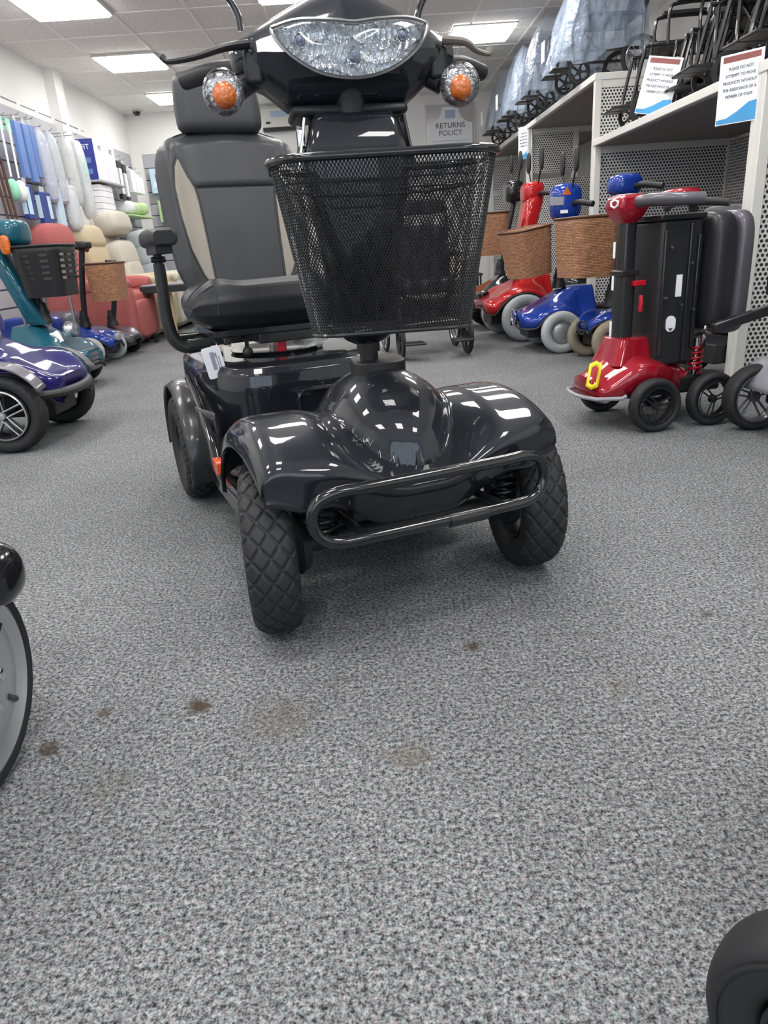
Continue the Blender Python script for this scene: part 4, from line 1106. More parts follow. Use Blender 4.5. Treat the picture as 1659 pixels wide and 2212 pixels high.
f = MB(); A = [Vector((a * 1.0, 0, b)) for a, b in ((-.022, -.008), (0, -.018), (.022, -.008), (.022, .010), (0, .016), (-.022, .010))]; f.add(A + [p * .6 for p in A], [(i, (i + 1) % 6, 6 + (i + 1) % 6, 6 + i) for i in range(6)])
f.xf(Matrix.Translation((.025, -.113, .845)) @ Matrix.Rotation(math.radians(12), 4, 'Z')); f.build('front_emblem', 'paper', h, sol=.002)
for x in (-1, 1): MB().tube([(x * .05, -.035, .845), (x * .12, -.02, .85), (x * .20, .03, .845), (x * .23, .12, .84)] if x > 0 else [(x * .05, -.035, .845), (x * .09, .02, .85), (x * .10, .14, .852), (x * .10, .26, .850)], .021, 12, smooth=5).build('grip', 'grey_arch', fo)
pk = MB().box(-.15, .13, .03, .20, .24, .775).build('folded_frame', 'black', fo, bev=.012)
MB().box(-.155, .135, .02, .21, .775, .795).build('frame_top', 'black_metal', fo, bev=.005)
for (b, z0, z1) in ((.045, .28, .74), (.15, .25, .76), (.185, .3, .72)): MB().box(.13, .142, b - .008, b + .008, z0, z1).build('frame_rib', 'black_metal', fo, bev=.004)
for (b, z) in ((.05, .50), (.12, .47), (.17, .45), (.15, .62), (.06, .68)): MB().tube([(.14, b, z), (.155, b, z)], .005, 8).build('rivet', 'steel', fo)
MB().box(.132, .1345, .10, .125, .50, .58).build('warning_label', 'paper', pk); MB().prism(rrect(.042, .06, .02, 6, .09, .40), .131, .1345, 'x').build('round_label', 'paper', pk)
MB().prism([(.08, .384), (.10, .384), (.09, .372)], .1345, .136, 'x').build('label_mark', 'ink', pk)
pillow('folded_seat', 'leather_dark', fo, (0, .27, .58), .19, .055, .22, .35, .4)
pillow('folded_backrest', 'grey_arch', fo, (0, .355, .57), .19, .04, .23, .35, .45)
MB().box(.03, .06, -.03, .02, .545, .565).build('red_latch', 'red_plastic', fo, bev=.003)
f = MB().tube([(.06, .0, .51), (.065, .0, .48), (.062, .0, .45)], .009, 8); f.build('release_lever', 'red_plastic', fo)
sp = MB().tube([(.12 + .024 * math.cos(t), .22 + .024 * math.sin(t), .20 + .10 * t / (10 * PI)) for t in [i * PI / 6 for i in range(61)]], .006, 6).build('suspension_spring', 'crimson', fo)
MB().tube([(.12, .22, .19), (.12, .22, .335)], .012, 10).build('damper', 'chrome', fo)
MB().tube([(.14, .24, .30), (.15, .23, .36), (.145, .25, .42)], .006, 6, smooth=4).build('steel_lever', 'chrome', fo)
MB().box(-.13, .13, -.08, .34, .12, .19).build('chassis', 'black', fo, bev=.012)
MB().lathe([(.118, -.22), (.122, -.20), (.118, -.18)], 40, 'x', (0, .25, .105), 0, PI).build('rear_fender', 'gloss_black', fo)
for z in (.38, .56, .68): MB().box(-.035, -.02, -.0745, -.0725, z - .03, z + .03).build('reflective_sticker', 'paper', fo)

# grey scooter cut by the right edge
gs = empty('mobility_scooter', (1.49, 2.60, 0), math.radians(-85), 'light grey scooter cut by the right edge with black folded arm', 'mobility scooter')
wheel(gs, (-.04, -.03, .125), .125, .075, 'rubber', 'grey_arch', side=-1, tread=.0015, nc=160, nx=28, rim=.72, spokes=5)
wheel(gs, (.36, -.03, .125), .125, .07, 'rubber', 'silver', side=1, tread=.0015, nc=160, nx=28, rim=.72)
f = MB().grid(lambda u, v: (lerp(-.09, .41, u), -.09 * math.cos(lerp(.1, PI - .2, v)) + .015, .15 + .115 * math.sin(lerp(.1, PI - .2, v)) + .0), 12, 16)
f.build('front_fender', 'grey_plastic', gs, sol=.006)
MB().box(-.03, .35, .0, .5, .10, .16).build('chassis', 'black', gs, bev=.01)
MB().box(.0, .06, -.02, .05, .16, .70).build('column', 'black', gs, bev=.008)
MB().box(-.015, .02, -.26, .05, .42, .455, rot=RX(14)).build('folded_arm', 'black_metal', gs, bev=.006)
MB().box(-.02, .05, -.06, -.02, .50, .68).build('arm_pad', 'leather_dark', gs, bev=.01)

# ------------------------------------------------------------------ armchairs on the left
M['up_red'] = mat('dusky_red_chenille', srgb(172, 96, 94), 0.9, bump=(120, .5, .002), vary=(7, .12))
def floral(name, c, c2):
    m = mat(name, c, 0.9); nt = m.node_tree; p = nt.nodes['Principled BSDF']
    tc = N(nt, 'ShaderNodeTexCoord'); v = N(nt, 'ShaderNodeTexVoronoi', Scale=16.0); v.feature = 'DISTANCE_TO_EDGE'; n = N(nt, 'ShaderNodeTexNoise', Scale=14.0)
    nt.links.new(tc.outputs['Object'], v.inputs['Vector']); nt.links.new(tc.outputs['Object'], n.inputs['Vector'])
    mu = N(nt, 'ShaderNodeMath'); mu.operation = 'MULTIPLY_ADD'; nt.links.new(n.outputs['Fac'], mu.inputs[0]); mu.inputs[1].default_value = .05; nt.links.new(v.outputs['Distance'], mu.inputs[2])
    cr = N(nt, 'ShaderNodeValToRGB'); e = cr.color_ramp.elements; e[0].position = 0.0; e[0].color = c2; e[1].position = 0.012; e[1].color = c
    nt.links.new(mu.outputs[0], cr.inputs[0]); nt.links.new(cr.outputs[0], p.inputs['Base Color']); return m
M['up_beige'] = mat('beige_weave', srgb(196, 182, 154), 0.9, bump=(120, .4, .002), vary=(8, .08))
M['up_cream'] = floral('cream_leaf_pattern_fabric', srgb(200, 194, 182), srgb(150, 142, 126))
M['up_blue'] = floral('pale_blue_leaf_pattern_fabric', srgb(176, 184, 188), srgb(110, 116, 122))
def armchair(label, loc, deg, m, w=.80, h=1.10, wing=False, cat='armchair'):
    a = empty('recliner_armchair', loc, math.radians(deg), label, cat, 'recliners along the left wall')
    hw = w / 2
    MB().box(-hw + .05, hw - .05, -.36, .36, .04, .34).build('base', m, a, bev=.03)
    pillow('seat_cushion', m, a, (0, -.10, .42), hw - .14, .33, .095, .35, .35)
    pillow('footrest', m, a, (0, -.41, .26), hw - .13, .05, .17, .35, .4)
    for s in (-1, 1):
        pillow('arm', m, a, (s * (hw - .075), -.05, .33), .085, .39, .27, .3, .35)
        pillow('arm_pad', m, a, (s * (hw - .075), -.16, .575), .10, .27, .065, .6, .5)
    t = RX(-12)
    pillow('lower_back', m, a, (0, .25, .62), hw - .12, .13, .17, .45, .4, rot=t)
    pillow('upper_back', m, a, (0, .31, .84), hw - .10, .14, .16, .5, .4, rot=t)
    pillow('head_pillow', m, a, (0, .33, h - .12), hw - .09, .15, .13, .6, .45, rot=t)
    if wing: pillow('outer_back', m, a, (0, .41, h * .62), hw - .06, .09, h * .40, .5, .4, rot=t)
    for s in (-1, 1):
        for y in (-.3, .3): MB().lathe([(.025, 0), (.03, .05)], 12, 'z', (s * (hw - .1), y, 0)).build('foot', 'black', a)
    return a
armchair('dusky red recliner armchair nearest in the row, with rolled back', (-2.55, 7.05, 0), 90, 'up_red', .80, 1.12)
armchair('plain beige recliner armchair between the red and the cream ones', (-2.55, 7.90, 0), 90, 'up_beige', .80, 1.13)
armchair('cream leaf-patterned armchair with tall rounded back', (-2.50, 8.75, 0), 90, 'up_cream', .82, 1.30, True)
armchair('pale blue-grey leaf-patterned armchair farthest in the row', (-2.45, 9.62, 0), 90, 'up_blue', .80, 1.12)
# overbed table
ob_ = empty('overbed_table', (-1.97, 7.25, 0), math.radians(8), 'low overbed table on castors with dark-edged top, right of the red armchair', 'table')
MB().box(-.20, .34, -.16, .16, .47, .535).build('table_top', 'black', ob_, bev=.006); MB().box(-.19, .33, -.15, .15, .535, .545).build('top_leaf', 'grey_plastic', ob_)
MB().box(-.03, .0, -.02, .02, .06, .47).build('column', 'black_metal', ob_); MB().box(.01, .07, -.03, .03, .08, .46).build('wooden_post', mat('pale_wood', srgb(196, 170, 136), .5), ob_)
MB().box(-.18, .36, -.03, .0, .05, .07).build('foot_bar', 'black_metal', ob_)
for x in (-.15, .0, .33): MB().lathe([(0, -.012), (.028, -.012), (.03, 0), (.028, .012), (0, .012)], 16, 'y', (x, -.015, .03)).build('castor', 'rubber', ob_)

# ------------------------------------------------------------------ wheelchairs
def wheelchair(label, loc, deg, w=.36, big=.29, cast=.09, fabric='black', cat='wheelchair', group=None, wrap=False, back_h=.42, rimm='black'):
    a = empty('wheelchair', loc, math.radians(deg), label, cat, group)
    hw = w / 2; sz = .44
    for s in (-1, 1):
        f = MB().lathe([(big, -.008), (big + .004, 0), (big, .008), (big - .022, .011), (big - .03, 0), (big - .022, -.011), (big, -.008)], 48, 'x')
        wl = f.build('rear_wheel', 'rubber', a); wl.location = (s * (hw + .03), .22, big)
        f = MB()
        for k in range(12):
            t = 2 * PI * k / 12; f.tube([(0, .02 * math.cos(t), .02 * math.sin(t)), (0, (big - .025) * math.cos(t + .2), (big - .025) * math.sin(t + .2))], .0022, 5)
        f.lathe([(0, -.03), (.024, -.03), (.026, .03), (0, .03)], 16, 'x'); f.lathe([(big - .03, -.006), (big - .036, 0), (big - .03, .006)], 48, 'x')
        f.build('spokes', 'steel', wl)
        MB().tube([(s * .028, (big - .03) * math.cos(t), (big - .03) * math.sin(t)) for t in [2 * PI * i / 40 for i in range(40)]], .006, 6, closed=True).build('hand_rim', 'steel', wl)
        c = MB().lathe([(cast, -.01), (cast, .01), (cast * .75, .013), (cast * .72, -.013), (cast, -.01)], 28, 'x').build('castor', 'rubber', a); c.location = (s * (hw - .0), -.24, cast)
        f = MB().lathe([(cast * .25, -.012), (cast * .25, .012), (0, .012)], 12, 'x')
        for k in range(5): t = 2 * PI * k / 5; f.tube([(0, .01 * math.cos(t), .01 * math.sin(t)), (0, cast * .75 * math.cos(t), cast * .75 * math.sin(t))], .008, 6)
        f.build('castor_hub', 'black', c)
        f = MB(); x = s * hw
        f.tube([(x, .24, .20), (x, .24, .50), (x, .27, sz + back_h), (x, .30, sz + back_h + .04), (x, .40, sz + back_h + .05)], .0115, 8, smooth=3)
        f.tube([(x, .24, sz), (x, -.22, sz), (x, -.26, sz - .03), (x, -.32, .14)], .0115, 8, smooth=3)
        f.tube([(x, .24, .22), (x, -.22, .22)], .011, 8); f.tube([(x, -.22, sz), (x, -.22, .17)], .011, 8)
        f.tube([(x, .24, .66), (x, -.06, .66), (x, -.12, .62), (x, -.12, sz)], .011, 8, smooth=3)
        f.build('side_frame', 'black_metal', a)
        MB().box(x - .022, x + .022, -.08, .20, .665, .692).build('arm_pad', 'leather_dark', a, bev=.008)
        MB().tube([(x, .40, sz + back_h + .05), (x, .31, sz + back_h + .048)], .016, 10).build('push_handle', 'black', a)
        MB().box(x - s * .14, x, -.44, -.30, .11, .125).build('footplate', 'black', a, bev=.006)
    f = MB(); f.tube([(-hw, -.1, .22), (hw, -.1, sz)], .01, 8); f.tube([(hw, -.1, .22), (-hw, -.1, sz)], .01, 8); f.build('cross_brace', 'black_metal', a)
    pillow('seat_sling', fabric, a, (0, 0, sz + .012), hw, .22, .018, .3, .25)
    pillow('back_sling', fabric, a, (0, .262, sz + .24), hw, .018, .20, .3, .3)
    return a
M['navy_fabric'] = mat('navy_nylon', srgb(44, 60, 84), 0.6, bump=(300, .3, .001))
M['wrap'] = mat('clear_polythene_wrap', srgb(158, 172, 192), 0.12, 0, 0, alpha=.45, bump=(9, 1.0, .05))
SH1, SH2 = 1.389, 1.821
WG = 'wheelchairs on the low shelf'
wheelchair('black wheelchair at the far end of the low shelf, beside the perforated end panel', (2.14, 5.30, SH1), -95, .30, .28, .095, group=WG)
wheelchair('black wheelchair in the middle of the low shelf behind the leaning notice', (2.29, 4.72, SH1), -88, .26, .28, .09, group=WG)
wheelchair('black wheelchair on the low shelf directly above the folded crimson scooter', (2.16, 4.20, SH1), -94, .28, .28, .09, group=WG)
wheelchair('wheelchair with large hand-rimmed wheel above the hanging notice', (2.16, 3.62, SH1), -90, .30, .28, .09, group=WG, fabric='navy_fabric')
wheelchair('wheelchair at the top right corner, nearest on the low shelf', (2.16, 3.05, SH1), -92, .30, .28, .09, group=WG)
for y, lab in ((5.03, 'narrow folded wheelchair squeezed second from the perforated end panel'), (4.46, 'narrow folded wheelchair on the low shelf, just right of the leaning notice'), (3.92, 'narrow folded wheelchair on the low shelf between the hand-rimmed one and the middle ones'), (3.34, 'narrow folded wheelchair second from the top right corner')):
    wheelchair(lab, (2.30, y, SH1), -90, .14, .28, .09, group=WG)
def wrapped(label, y, i):
    a = wheelchair(label, (1.98, y, SH2), -90, .40, .15, .085, 'navy_fabric', group='wrapped wheelchairs on the tall shelf', back_h=.20)
    random.seed(i * 5 + 1)
    def P(u, v):
        ang = 2 * PI * u; x = .30 * math.copysign(abs(math.cos(ang)) ** .5, math.cos(ang)); yy = -.06 + .36 * math.copysign(abs(math.sin(ang)) ** .5, math.sin(ang))
        z = lerp(.20, .72, v); k = lerp(1.0, .72, v ** 1.5)
        wr = .012 * math.sin(ang * 17 + 3 * v * math.sin(i + ang * 3)) * (1 - .5 * v) + .01 * math.sin(ang * 7 + 9 * v)
        return ((x + wr) * k, (yy + wr) * k + .04 * v, z - .06 * (1 if yy < -.1 else 0) * (1 - v) + .02 * math.sin(ang * 5))
    f = MB().grid(P, 140, 26, True)
    f.build('plastic_wrap', 'wrap', a, ang=80)
    c = MB().box(-.05, .05, -.475, -.472, .20, .34).build('tag_card', 'paper', a)
    return a
wrapped('polythene-wrapped wheelchair at the far end of the tall shelf, by the returns notice', 9.45, 0)
wrapped('polythene-wrapped wheelchair second from the far end of the tall shelf', 8.45, 1)
wrapped('polythene-wrapped wheelchair above the tall shelf middle post', 7.45, 2)
wrapped('polythene-wrapped wheelchair at the near end of the tall shelf', 6.4, 3)
# wheelchair standing on the floor behind the scooter
wc = wheelchair('black powered wheelchair standing on the floor behind the mesh basket', (.42, 5.30, 0), 8, .48, .16, .14, 'leather_dark', back_h=.50)
MB().box(-.20, .20, -.10, .22, .22, .36).build('battery_box', 'black', wc, bev=.02)
pillow('seat_cushion', 'leather_dark', wc, (0, 0, .47), .24, .24, .05, .35, .3)
pillow('headrest_pad', 'leather_dark', wc, (0, .27, 1.0), .23, .03, .05, .4, .4)
fw = wheelchair('small folded wheelchair standing on the floor behind the charcoal seat', (-1.30, 6.35, 0), 20, .22, .14, .08, 'up_beige')
# ------------------------------------------------------------------ notices
M['ink_mid'] = mat('mid_grey_ink', srgb(104, 106, 122), .7)
def notice(name, label, w_, h_, mtx, rows, hdr='ink_red', wave=True):
    a = empty(name, (0, 0, 0), 0, label, 'notice'); a.matrix_world = mtx
    MB().box(-w_ / 2, w_ / 2, 0, .002, -h_ / 2, h_ / 2).build('card', 'paper', a, smooth=False)
    F = Matrix.Rotation(PI / 2, 4, 'X')
    if hdr: MB().box(-w_ * .43, w_ * .43, -.001, 0, h_ * .385, h_ * .47).build('header_band', hdr, a, smooth=False)
    z = h_ * .27
    for r in rows:
        text(a, r, h_ * .062, Matrix.Translation((0, -.001, z)) @ F, 'ink_mid', sx=.86); z -= h_ * .098
    if wave:
        pts = [(-w_ / 2 + .004, -h_ / 2 + .004), (w_ / 2 - .004, -h_ / 2 + .004), (w_ / 2 - .004, -h_ * .20), (w_ * .25, -h_ * .22), (0, -h_ * .33), (-w_ * .25, -h_ * .41), (-w_ / 2 + .004, -h_ * .42)]
        MB().prism(pts, -.0012, -.0002).build('blue_wave', 'ink_blue', a, smooth=False)
    return a
rows = ['PLEASE DO NOT', 'ATTEMPT TO MOVE', 'PRODUCTS WITHOUT', 'THE ASSISTANCE OF A', 'MEMBER OF STAFF']
notice('notice_card', 'white notice with blue wave hanging from the shelf edge at the right', .19, .275, Matrix.Translation((1.70, 3.52, 1.305)) @ Matrix.Rotation(math.radians(-52), 4, 'Z'), rows)
notice('notice_card', 'glossy white notice leaning on the low shelf against the perforated end panel', .21, .30, Matrix.Translation((1.82, 4.78, 1.54)) @ Matrix.Rotation(math.radians(-42), 4, 'Z') @ Matrix.Rotation(math.radians(14), 4, 'Y'), rows, 'ink_red')
notice('notice_card', 'white notice hanging from the tall shelf edge, seen almost edge-on', .21, .30, Matrix.Translation((1.735, 8.1, 1.66)) @ Matrix.Rotation(math.radians(-62), 4, 'Z'), rows, None)
# returns policy poster on the back wall
po = empty('framed_poster', (1.295, YB - .03, 2.12), 0, 'framed white RETURNS POLICY poster on the back wall', 'poster')
MB().box(-.335, .335, 0, .02, -.44, .38).build('backing', mat('translucent_grey_acrylic', srgb(186, 182, 184), .2), po, bev=.002)
def arc_poly():
    pts = [(-.30, -.42), (.30, -.42), (.30, .14)]
    for i in range(9): a = PI / 2 * i / 8; pts.append((.30 - .19 * math.sin(a), .34 - .20 * math.cos(a)))
    for i in range(9): a = PI / 2 * (1 - i / 8); pts.append((-.30 + .19 * math.sin(a), .34 - .20 * math.cos(a)))
    return pts
MB().prism(arc_poly(), -.004, 0).build('sheet', 'paper', po, smooth=False)
f = MB()
for q in ((-.335, .335, .368, .38), (-.335, .335, -.44, -.428), (-.335, -.323, -.44, .38), (.323, .335, -.44, .38)): f.box(q[0], q[1], -.008, .0, q[2], q[3])
f.build('frame', 'white_metal', po, smooth=False)
Fm = Matrix.Rotation(PI / 2, 4, 'X')
text(po, 'RETURNS', .092, Matrix.Translation((0, -.005, .085)) @ Fm, 'ink', sx=1.0, sp=1.05)
text(po, 'POLICY', .092, Matrix.Translation((0, -.005, -.005)) @ Fm, 'ink', sx=1.0, sp=1.05)
MB().box(-.07, .07, -.0055, -.004, .20, .30).build('badge', 'ink_pale', po, smooth=False)
f = MB()
for i in range(9):
    wv = (.26, .24, .25, .17, .22, .26, .2, .25, .23)[i]; f.box(-wv, wv, -.0055, -.004, -.075 - .034 * i, -.068 - .034 * i)
pl = f.build('small_print', 'ink_pale', po, smooth=False); pl['kind'] = 'stuff'
# heater unit above the back wall
ac = empty('wall_heater', (-1.02, YB - .12, 2.44), 0, 'white wall heater unit high on the back wall behind the headrest', 'heater')
MB().box(-.22, .22, 0, .12, -.10, .13).build('case', 'white_metal', ac, bev=.01)
MB().box(-.10, .12, -.004, 0, .02, .09).build('grille', 'ink_pale', ac); MB().box(-.17, -.11, -.004, 0, -.06, -.03).build('control', 'ink', ac)
MB().box(-.22, .22, .02, .12, -.14, -.10).build('lower_vent', 'black', ac)

# ------------------------------------------------------------------ slatwall and goods on the left wall
M['slat'] = mat('grey_slatwall_board', srgb(176, 176, 182), .6, vary=(4, .04)); M['slot'] = mat('dark_slot', srgb(62, 64, 72), .7)
def slatwall(label, y0, y1, z0, z1, back=False):
    a = empty('slatwall_panel', (0, 0, 0), 0, label, 'slatwall', 'grey slatwall panels')
    if back: MB().box(y0, y1, YB - .02, YB - .002, z0, z1).build('board', 'slat', a, smooth=False)
    else: MB().box(XL + .002, XL + .02, y0, y1, z0, z1).build('board', 'slat', a, smooth=False)
    z = z0 + .1
    while z < z1 - .05:
        (MB().box(y0, y1, YB - .0215, YB - .019, z, z + .012) if back else MB().box(XL + .019, XL + .0215, y0, y1, z, z + .012)).build('slot', 'slot', a, smooth=False)
        z += .15
    return a
slatwall('grey slatwall panel carrying bathing aids before the wall pillar', 4.6, 8.21, .35, 2.12)
slatwall('grey slatwall panel with boxed goods between the pillar and the corner', 8.45, 10.7, .35, 2.12)
slatwall('grey slatwall strip on the back wall at the left corner', -2.93, -2.25, .35, 2.13, True)
HK = 'steel display hooks along the left wall'
def hook(y, z, what, L=.235):
    a = MB().tube([(XL + .02, y, z), (XL + .02 + L, y, z + .005), (XL + .03 + L, y, z + .02)], .004, 6)
    o = a.build('display_hook', 'steel'); tag(o, 'steel hook holding the %s' % ' '.join(what.split()[:12]).rstrip(','), 'hook', HK); return o
rail = tag(MB().tube([(XL + .27, 5.2, 2.06), (XL + .27, 8.3, 2.06)], .007, 8).build('hanging_rail', 'steel'), 'long steel hanging rail running high along the left wall', 'rail')
for i, y in enumerate((6.45, 6.8, 7.15, 7.5, 7.85, 8.15)):
    t = tag(MB().box(XL + .28, XL + .283, y - .03, y + .03, 2.03, 2.07).build('price_ticket', 'paper', smooth=False), 'small white price ticket clipped on the left hanging rail, %s from the viewer' % ORD[i], 'ticket', 'price tickets on the hanging rail')
M['mint'] = mat('mint_sponge', srgb(150, 216, 186), .9, bump=(60, .6, .003)); M['lilac'] = mat('lilac_bath_mat', srgb(168, 172, 212), .35, .0, .3, bump=(25, .5, .006))
M['pale_roll'] = mat('clear_wrapped_roll', srgb(206, 210, 226), .2, 0, .6, bump=(22, .9, .01)); M['cream_pl'] = mat('cream_foam', srgb(226, 220, 204), .5)
M['bluepack'] = mat('mid_blue_package', srgb(98, 130, 190), .4); M['navy'] = mat('navy_package', srgb(28, 58, 134), .4); M['boxblue'] = mat('deep_blue_box', srgb(52, 60, 140), .4)
M['cane'] = mat('dark_brown_wood', srgb(92, 66, 52), .4); M['greenp'] = mat('pale_green_pack', srgb(188, 214, 160), .5); M['icep'] = mat('ice_blue_pack', srgb(196, 222, 238), .4)
M['clearpack'] = mat('clear_bag', srgb(226, 232, 236), .1, 0, 0, alpha=.6, bump=(14, 1.0, .02)); M['seam_dark'] = mat('dark_strap', srgb(40, 40, 46), .5)
X0 = XL + .22
def sponge(label, y, z, bulb):
    hook(y, z + .0, label)
    a = empty('long_handled_sponge', (X0, y, z), 0, label, 'bath sponge', 'long-handled sponges')
    MB().tube([(0, 0, -.04), (0, -.01, -.25), (0, -.02, -.45)], .009, 8, smooth=3).build('handle', 'paper', a)
    pillow('sponge_head', bulb, a, (0, -.03, -.55), .045, .055, .085, .9, .9)
    MB().box(-.002, .002, -.04, .04, -.10, .0).build('header_card', 'mint', a)
sponge('long-handled bath sponge with mint head, nearest on the left wall', 6.52, 1.93, 'mint')
sponge('long-handled bath sponge with paler head beside the mint one', 6.66, 1.93, 'paper')
def pack(name, label, y, z, w_, h_, m, d=.02, cat='package', group=None, tilt=0, x=None, parts=None):
    hook(y, z + .045, label)
    a = empty(name, (x if x is not None else X0, y, z), 0, label, cat, group); a.rotation_euler = (math.radians(tilt), 0, 0)
    MB().box(-d, d, -w_ / 2, w_ / 2, -h_, 0).build('pack', m, a, bev=min(.006, d * .4))
    MB().box(-.001, .001, -w_ * .2, w_ * .2, 0, .05).build('hang_tab', 'clearpack', a)
    if parts:
        for i, (q0, q1, z0, z1, mm) in enumerate(parts): MB().box(d, d + .002, q0, q1, z0, z1).build('printed_label', mm, a, smooth=False); MB().box(-d, d, -w_ / 2 - .002, -w_ / 2, z0, z1).build('side_print', mm, a, smooth=False)
    return a
pack('hanging_package', 'long slate blue package hanging next to the sponges', 6.80, 1.93, .10, .44, 'bluepack')
pack('hanging_package', 'long mid-blue package with dark edge, second from the sponges', 6.96, 1.93, .11, .46, 'bluepack')
pack('hanging_package', 'blue package just left of the wrapped lilac roll', 7.08, 1.94, .09, .42, 'bluepack')
def roll(label, y, z, m, L=.55, r=.055, tilt=6, group='wrapped rolled mats'):
    hook(y, z + .045, label)
    a = empty('rolled_mat', (X0, y, z), 0, label, 'rolled mat', group); a.rotation_euler = (math.radians(tilt), 0, 0)
    MB().lathe([(0, -L), (r, -L), (r * 1.02, -L * .5), (r, -.06), (r * .6, 0), (.01, .05)], 24, 'z').build('roll', m, a)
    MB().tube([(r * .75 * (1 - t / 20) * math.cos(t), r * .75 * (1 - t / 20) * math.sin(t), -L - .001) for t in [i * .5 for i in range(36)]], .003, 5).build('roll_end', 'shade', a)
    pillow('bag', 'clearpack', a, (0, 0, -L / 2), r * 1.25, r * 1.25, L * .56, .6, .8)
roll('lilac rolled bath mat in a clear bag, hanging', 7.22, 1.90, 'lilac')
roll('silvery rolled bath mat in a clear bag, right of the lilac one', 7.46, 1.90, 'pale_roll')
def longbag(label, y, z, m, L, w_, tilt=5, extra=None):
    hook(y, z + .08, label, .27)
    a = empty('bagged_cushion', (X0 + .04, y, z), 0, label, 'bagged cushion', 'long bagged cushions'); a.rotation_euler = (math.radians(tilt), 0, 0)
    pillow('cushion', m, a, (0, 0, -L / 2), .05, w_ / 2, L / 2, .5, .6)
    if extra: pillow('coloured_insert', extra, a, (.03, 0, -L * .35), .03, w_ * .35, L * .2, .6, .6)
    pillow('bag', 'clearpack', a, (0, 0, -L / 2 + .01), .06, w_ / 2 + .02, L / 2 + .03, .5, .6)
    MB().tube([(0, 0, .0), (0, 0, .09)], .008, 6).build('neck', 'paper', a)
longbag('long cream bagged cushion hanging from the rail', 7.72, 1.88, 'cream_pl', .55, .14)
longbag('long clear bag with green insert, lowest hanging by the pillar', 8.0, 1.90, 'paper', .68, .17, 7, 'mint')
longbag('short white bagged cushion hanging lower between the rolls and the clear bag', 7.60, 1.46, 'paper', .36, .12, 3)
pack('hanging_package', 'navy package with white label on the lower row near the canes', 6.72, 1.44, .17, .28, 'navy', parts=[(-.06, .02, -.24, -.02, 'icep')])
pack('hanging_package', 'larger navy package on the lower row below the lilac roll', 7.05, 1.40, .24, .30, 'navy', parts=[(.03, .10, -.22, -.03, 'icep')])
pack('hanging_package', 'pale blue and white package at the lower row, right of the navy ones', 7.38, 1.46, .14, .34, 'icep')
for i, (y, l) in enumerate(((6.22, 'nearest'), (6.30, 'middle'), (6.38, 'farthest'))):
    a = empty('walking_stick', (X0, y, 1.62 - .02 * i), 0, 'brown wooden walking stick hanging at the left edge, %s of the three' % l, 'walking stick', 'brown walking sticks'); a.rotation_euler = (math.radians(7), 0, 0)
    hook(y - .02, 1.645 - .02 * i, '%s walking stick' % l)
    MB().tube([(0, 0, 0), (0, 0, -.52)], [.013, .010], 8).build('shaft', 'cane', a); MB().tube([(0, -.04, .0), (0, -.02, .03), (0, 0, .0)], .013, 8, smooth=4).build('crook', 'cane', a)
# boxed goods on the shelf past the pillar
shf = tag(MB().box(XL + .02, XL + .30, 8.47, 9.35, 1.60, 1.62).build('wall_shelf', 'slat', bev=.002), 'narrow grey wall shelf holding the tall blue and white boxes', 'shelf')
def fitbox(label, y, m_side):
    a = empty('tall_carton', (XL + .155, y, 1.62), 0, label, 'box', 'tall cartons on the wall shelf')
    MB().box(-.12, .12, -.16, .16, 0, .40).build('carton', 'paper', a, bev=.002)
    MB().box(-.12, .12, -.163, -.16, 0, .40).build('side_face', m_side, a, smooth=False)
    text(a, 'FIT', .07, Matrix.Translation((.121, .02, .30)) @ Matrix.Rotation(PI / 2, 4, 'Z') @ Matrix.Rotation(PI / 2, 4, 'X'), 'ink')
    if m_side == 'boxblue':
        text(a, 'FIT', .07, Matrix.Translation((.03, -.164, .30)) @ Matrix.Rotation(PI / 2, 4, 'X'), 'paper')
        for z in (.06, .17): MB().box(-.03, .07, -.1645, -.163, z, z + .05).build('picture_patch', 'bluepack', a, smooth=False)
fitbox('tall blue and white carton on the wall shelf next to the pillar', 8.66, 'boxblue'); fitbox('tall white carton on the wall shelf behind the blue one', 9.02, 'paper')
for i in range(5):
    z = 1.27 + .062 * i
    a = tag(MB().box(XL + .03, XL + .27, 8.50, 8.92 - .01 * i, z, z + .058).build('flat_carton', 'paper', bev=.002), 'flat white carton, number %s from the bottom of the stack under the wall shelf' % ['one', 'two', 'three', 'four', 'five'][i], 'box', 'flat white cartons')
tag(MB().box(XL + .02, XL + .29, 8.47, 9.3, 1.25, 1.268).build('wall_shelf', 'slat'), 'lower grey wall shelf under the stack of flat cartons', 'shelf')
pack('hanging_package', 'black and white packaged brace near the left corner', 9.42, 1.90, .16, .42, 'seam_dark', parts=[(-.06, .05, -.36, -.08, 'paper')])
pack('hanging_package', 'second black and white package, closer to the left corner', 9.60, 1.88, .12, .40, 'seam_dark', parts=[(-.05, .04, -.36, -.1, 'paper')])
for i, y in enumerate((9.80, 9.98, 10.15)): pack('hanging_package', 'white folded textile pack hanging near the corner, %s of three' % ['nearest', 'middle', 'farthest'][i], y, 1.84 - .03 * i, .15, .26 - .03 * i, 'paper', .05)
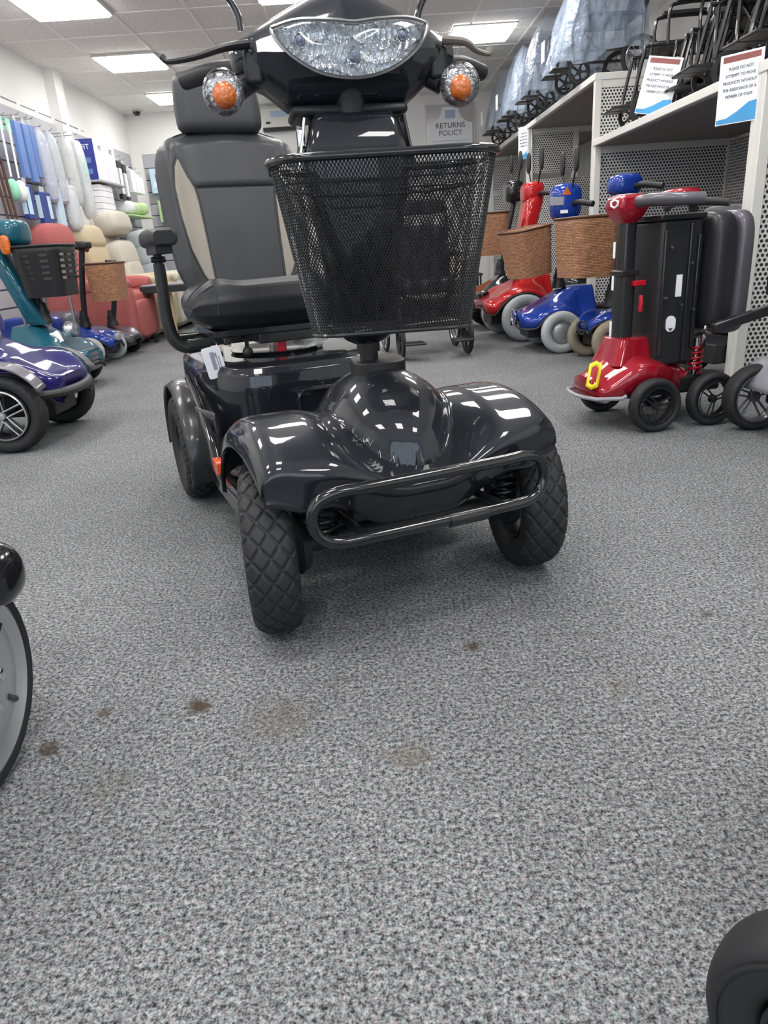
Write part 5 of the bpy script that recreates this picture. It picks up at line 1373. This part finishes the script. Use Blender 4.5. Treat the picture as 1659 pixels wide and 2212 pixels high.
def cushpack(label, y, z, m):
    a = tag(superball((XL + .16, y, z), .13, .13, .075, .6, .6).build('packed_cushion', m, ang=70), label, 'cushion', 'cushions on the corner shelf')
cushpack('white packed cushion on the corner shelf', 9.55, 1.40, 'paper'); cushpack('pale green packed cushion on the corner shelf', 9.85, 1.40, 'greenp'); cushpack('second pale green packed cushion at the corner', 10.15, 1.41, 'greenp')
tag(MB().box(XL + .02, XL + .30, 9.38, 10.4, 1.295, 1.315).build('wall_shelf', 'greenp'), 'pale green-edged corner shelf under the packed cushions', 'shelf')
def backpack_(label, x, z, w_, h_, m, t=None):
    a = empty('hanging_package', (x, YB - .10, z), 0, label, 'package', 'packs on the back wall')
    MB().box(-w_ / 2, w_ / 2, -.02, .02, -h_, 0).build('pack', m, a, bev=.004)
    tag(MB().tube([(x, YB - .02, z + .045), (x, YB - .13, z + .047)], .004, 6).build('display_hook', 'steel'), 'steel hook on the back wall holding the ' + label.split(' hanging')[0], 'hook', 'steel display hooks on the back wall')
    MB().box(-.03, .03, -.001, .001, 0, .05).build('hang_tab', 'clearpack', a)
    if t: text(a, t, .07, Matrix.Translation((-.02, -.0215, -.12)) @ Matrix.Rotation(PI / 2, 4, 'X'), 'ink')
    MB().box(-w_ * .35, w_ * .35, -.022, -.02, -h_ * .75, -h_ * .55).build('printed_label', 'paper', a, smooth=False)
backpack_('ice-blue pack hanging on the back wall strip beside the seat', -2.72, 1.94, .26, .31, 'icep', 'lille'); backpack_('pale green pack hanging below the ice-blue one', -2.68, 1.54, .24, .28, 'greenp')
# helmet-like bowl and papers near the teal scooter, on a small table
tb = empty('side_table', (-2.45, 5.45, 0), 0, 'small grey table behind the black plastic basket', 'table')
MB().box(-.22, .22, -.25, .25, .72, .74).build('table_top', 'slat', tb, bev=.003)
for x in (-.19, .19):
    for y in (-.22, .22): MB().tube([(x, y, 0), (x, y, .72)], .012, 8).build('leg', 'steel', tb)
tag(superball((-2.33, 5.35, .80), .09, .08, .06, .8, .9).build('wrapped_cup', 'pale_roll', ang=70), 'blue-white wrapped bundle on the small table above the black basket', 'bundle')
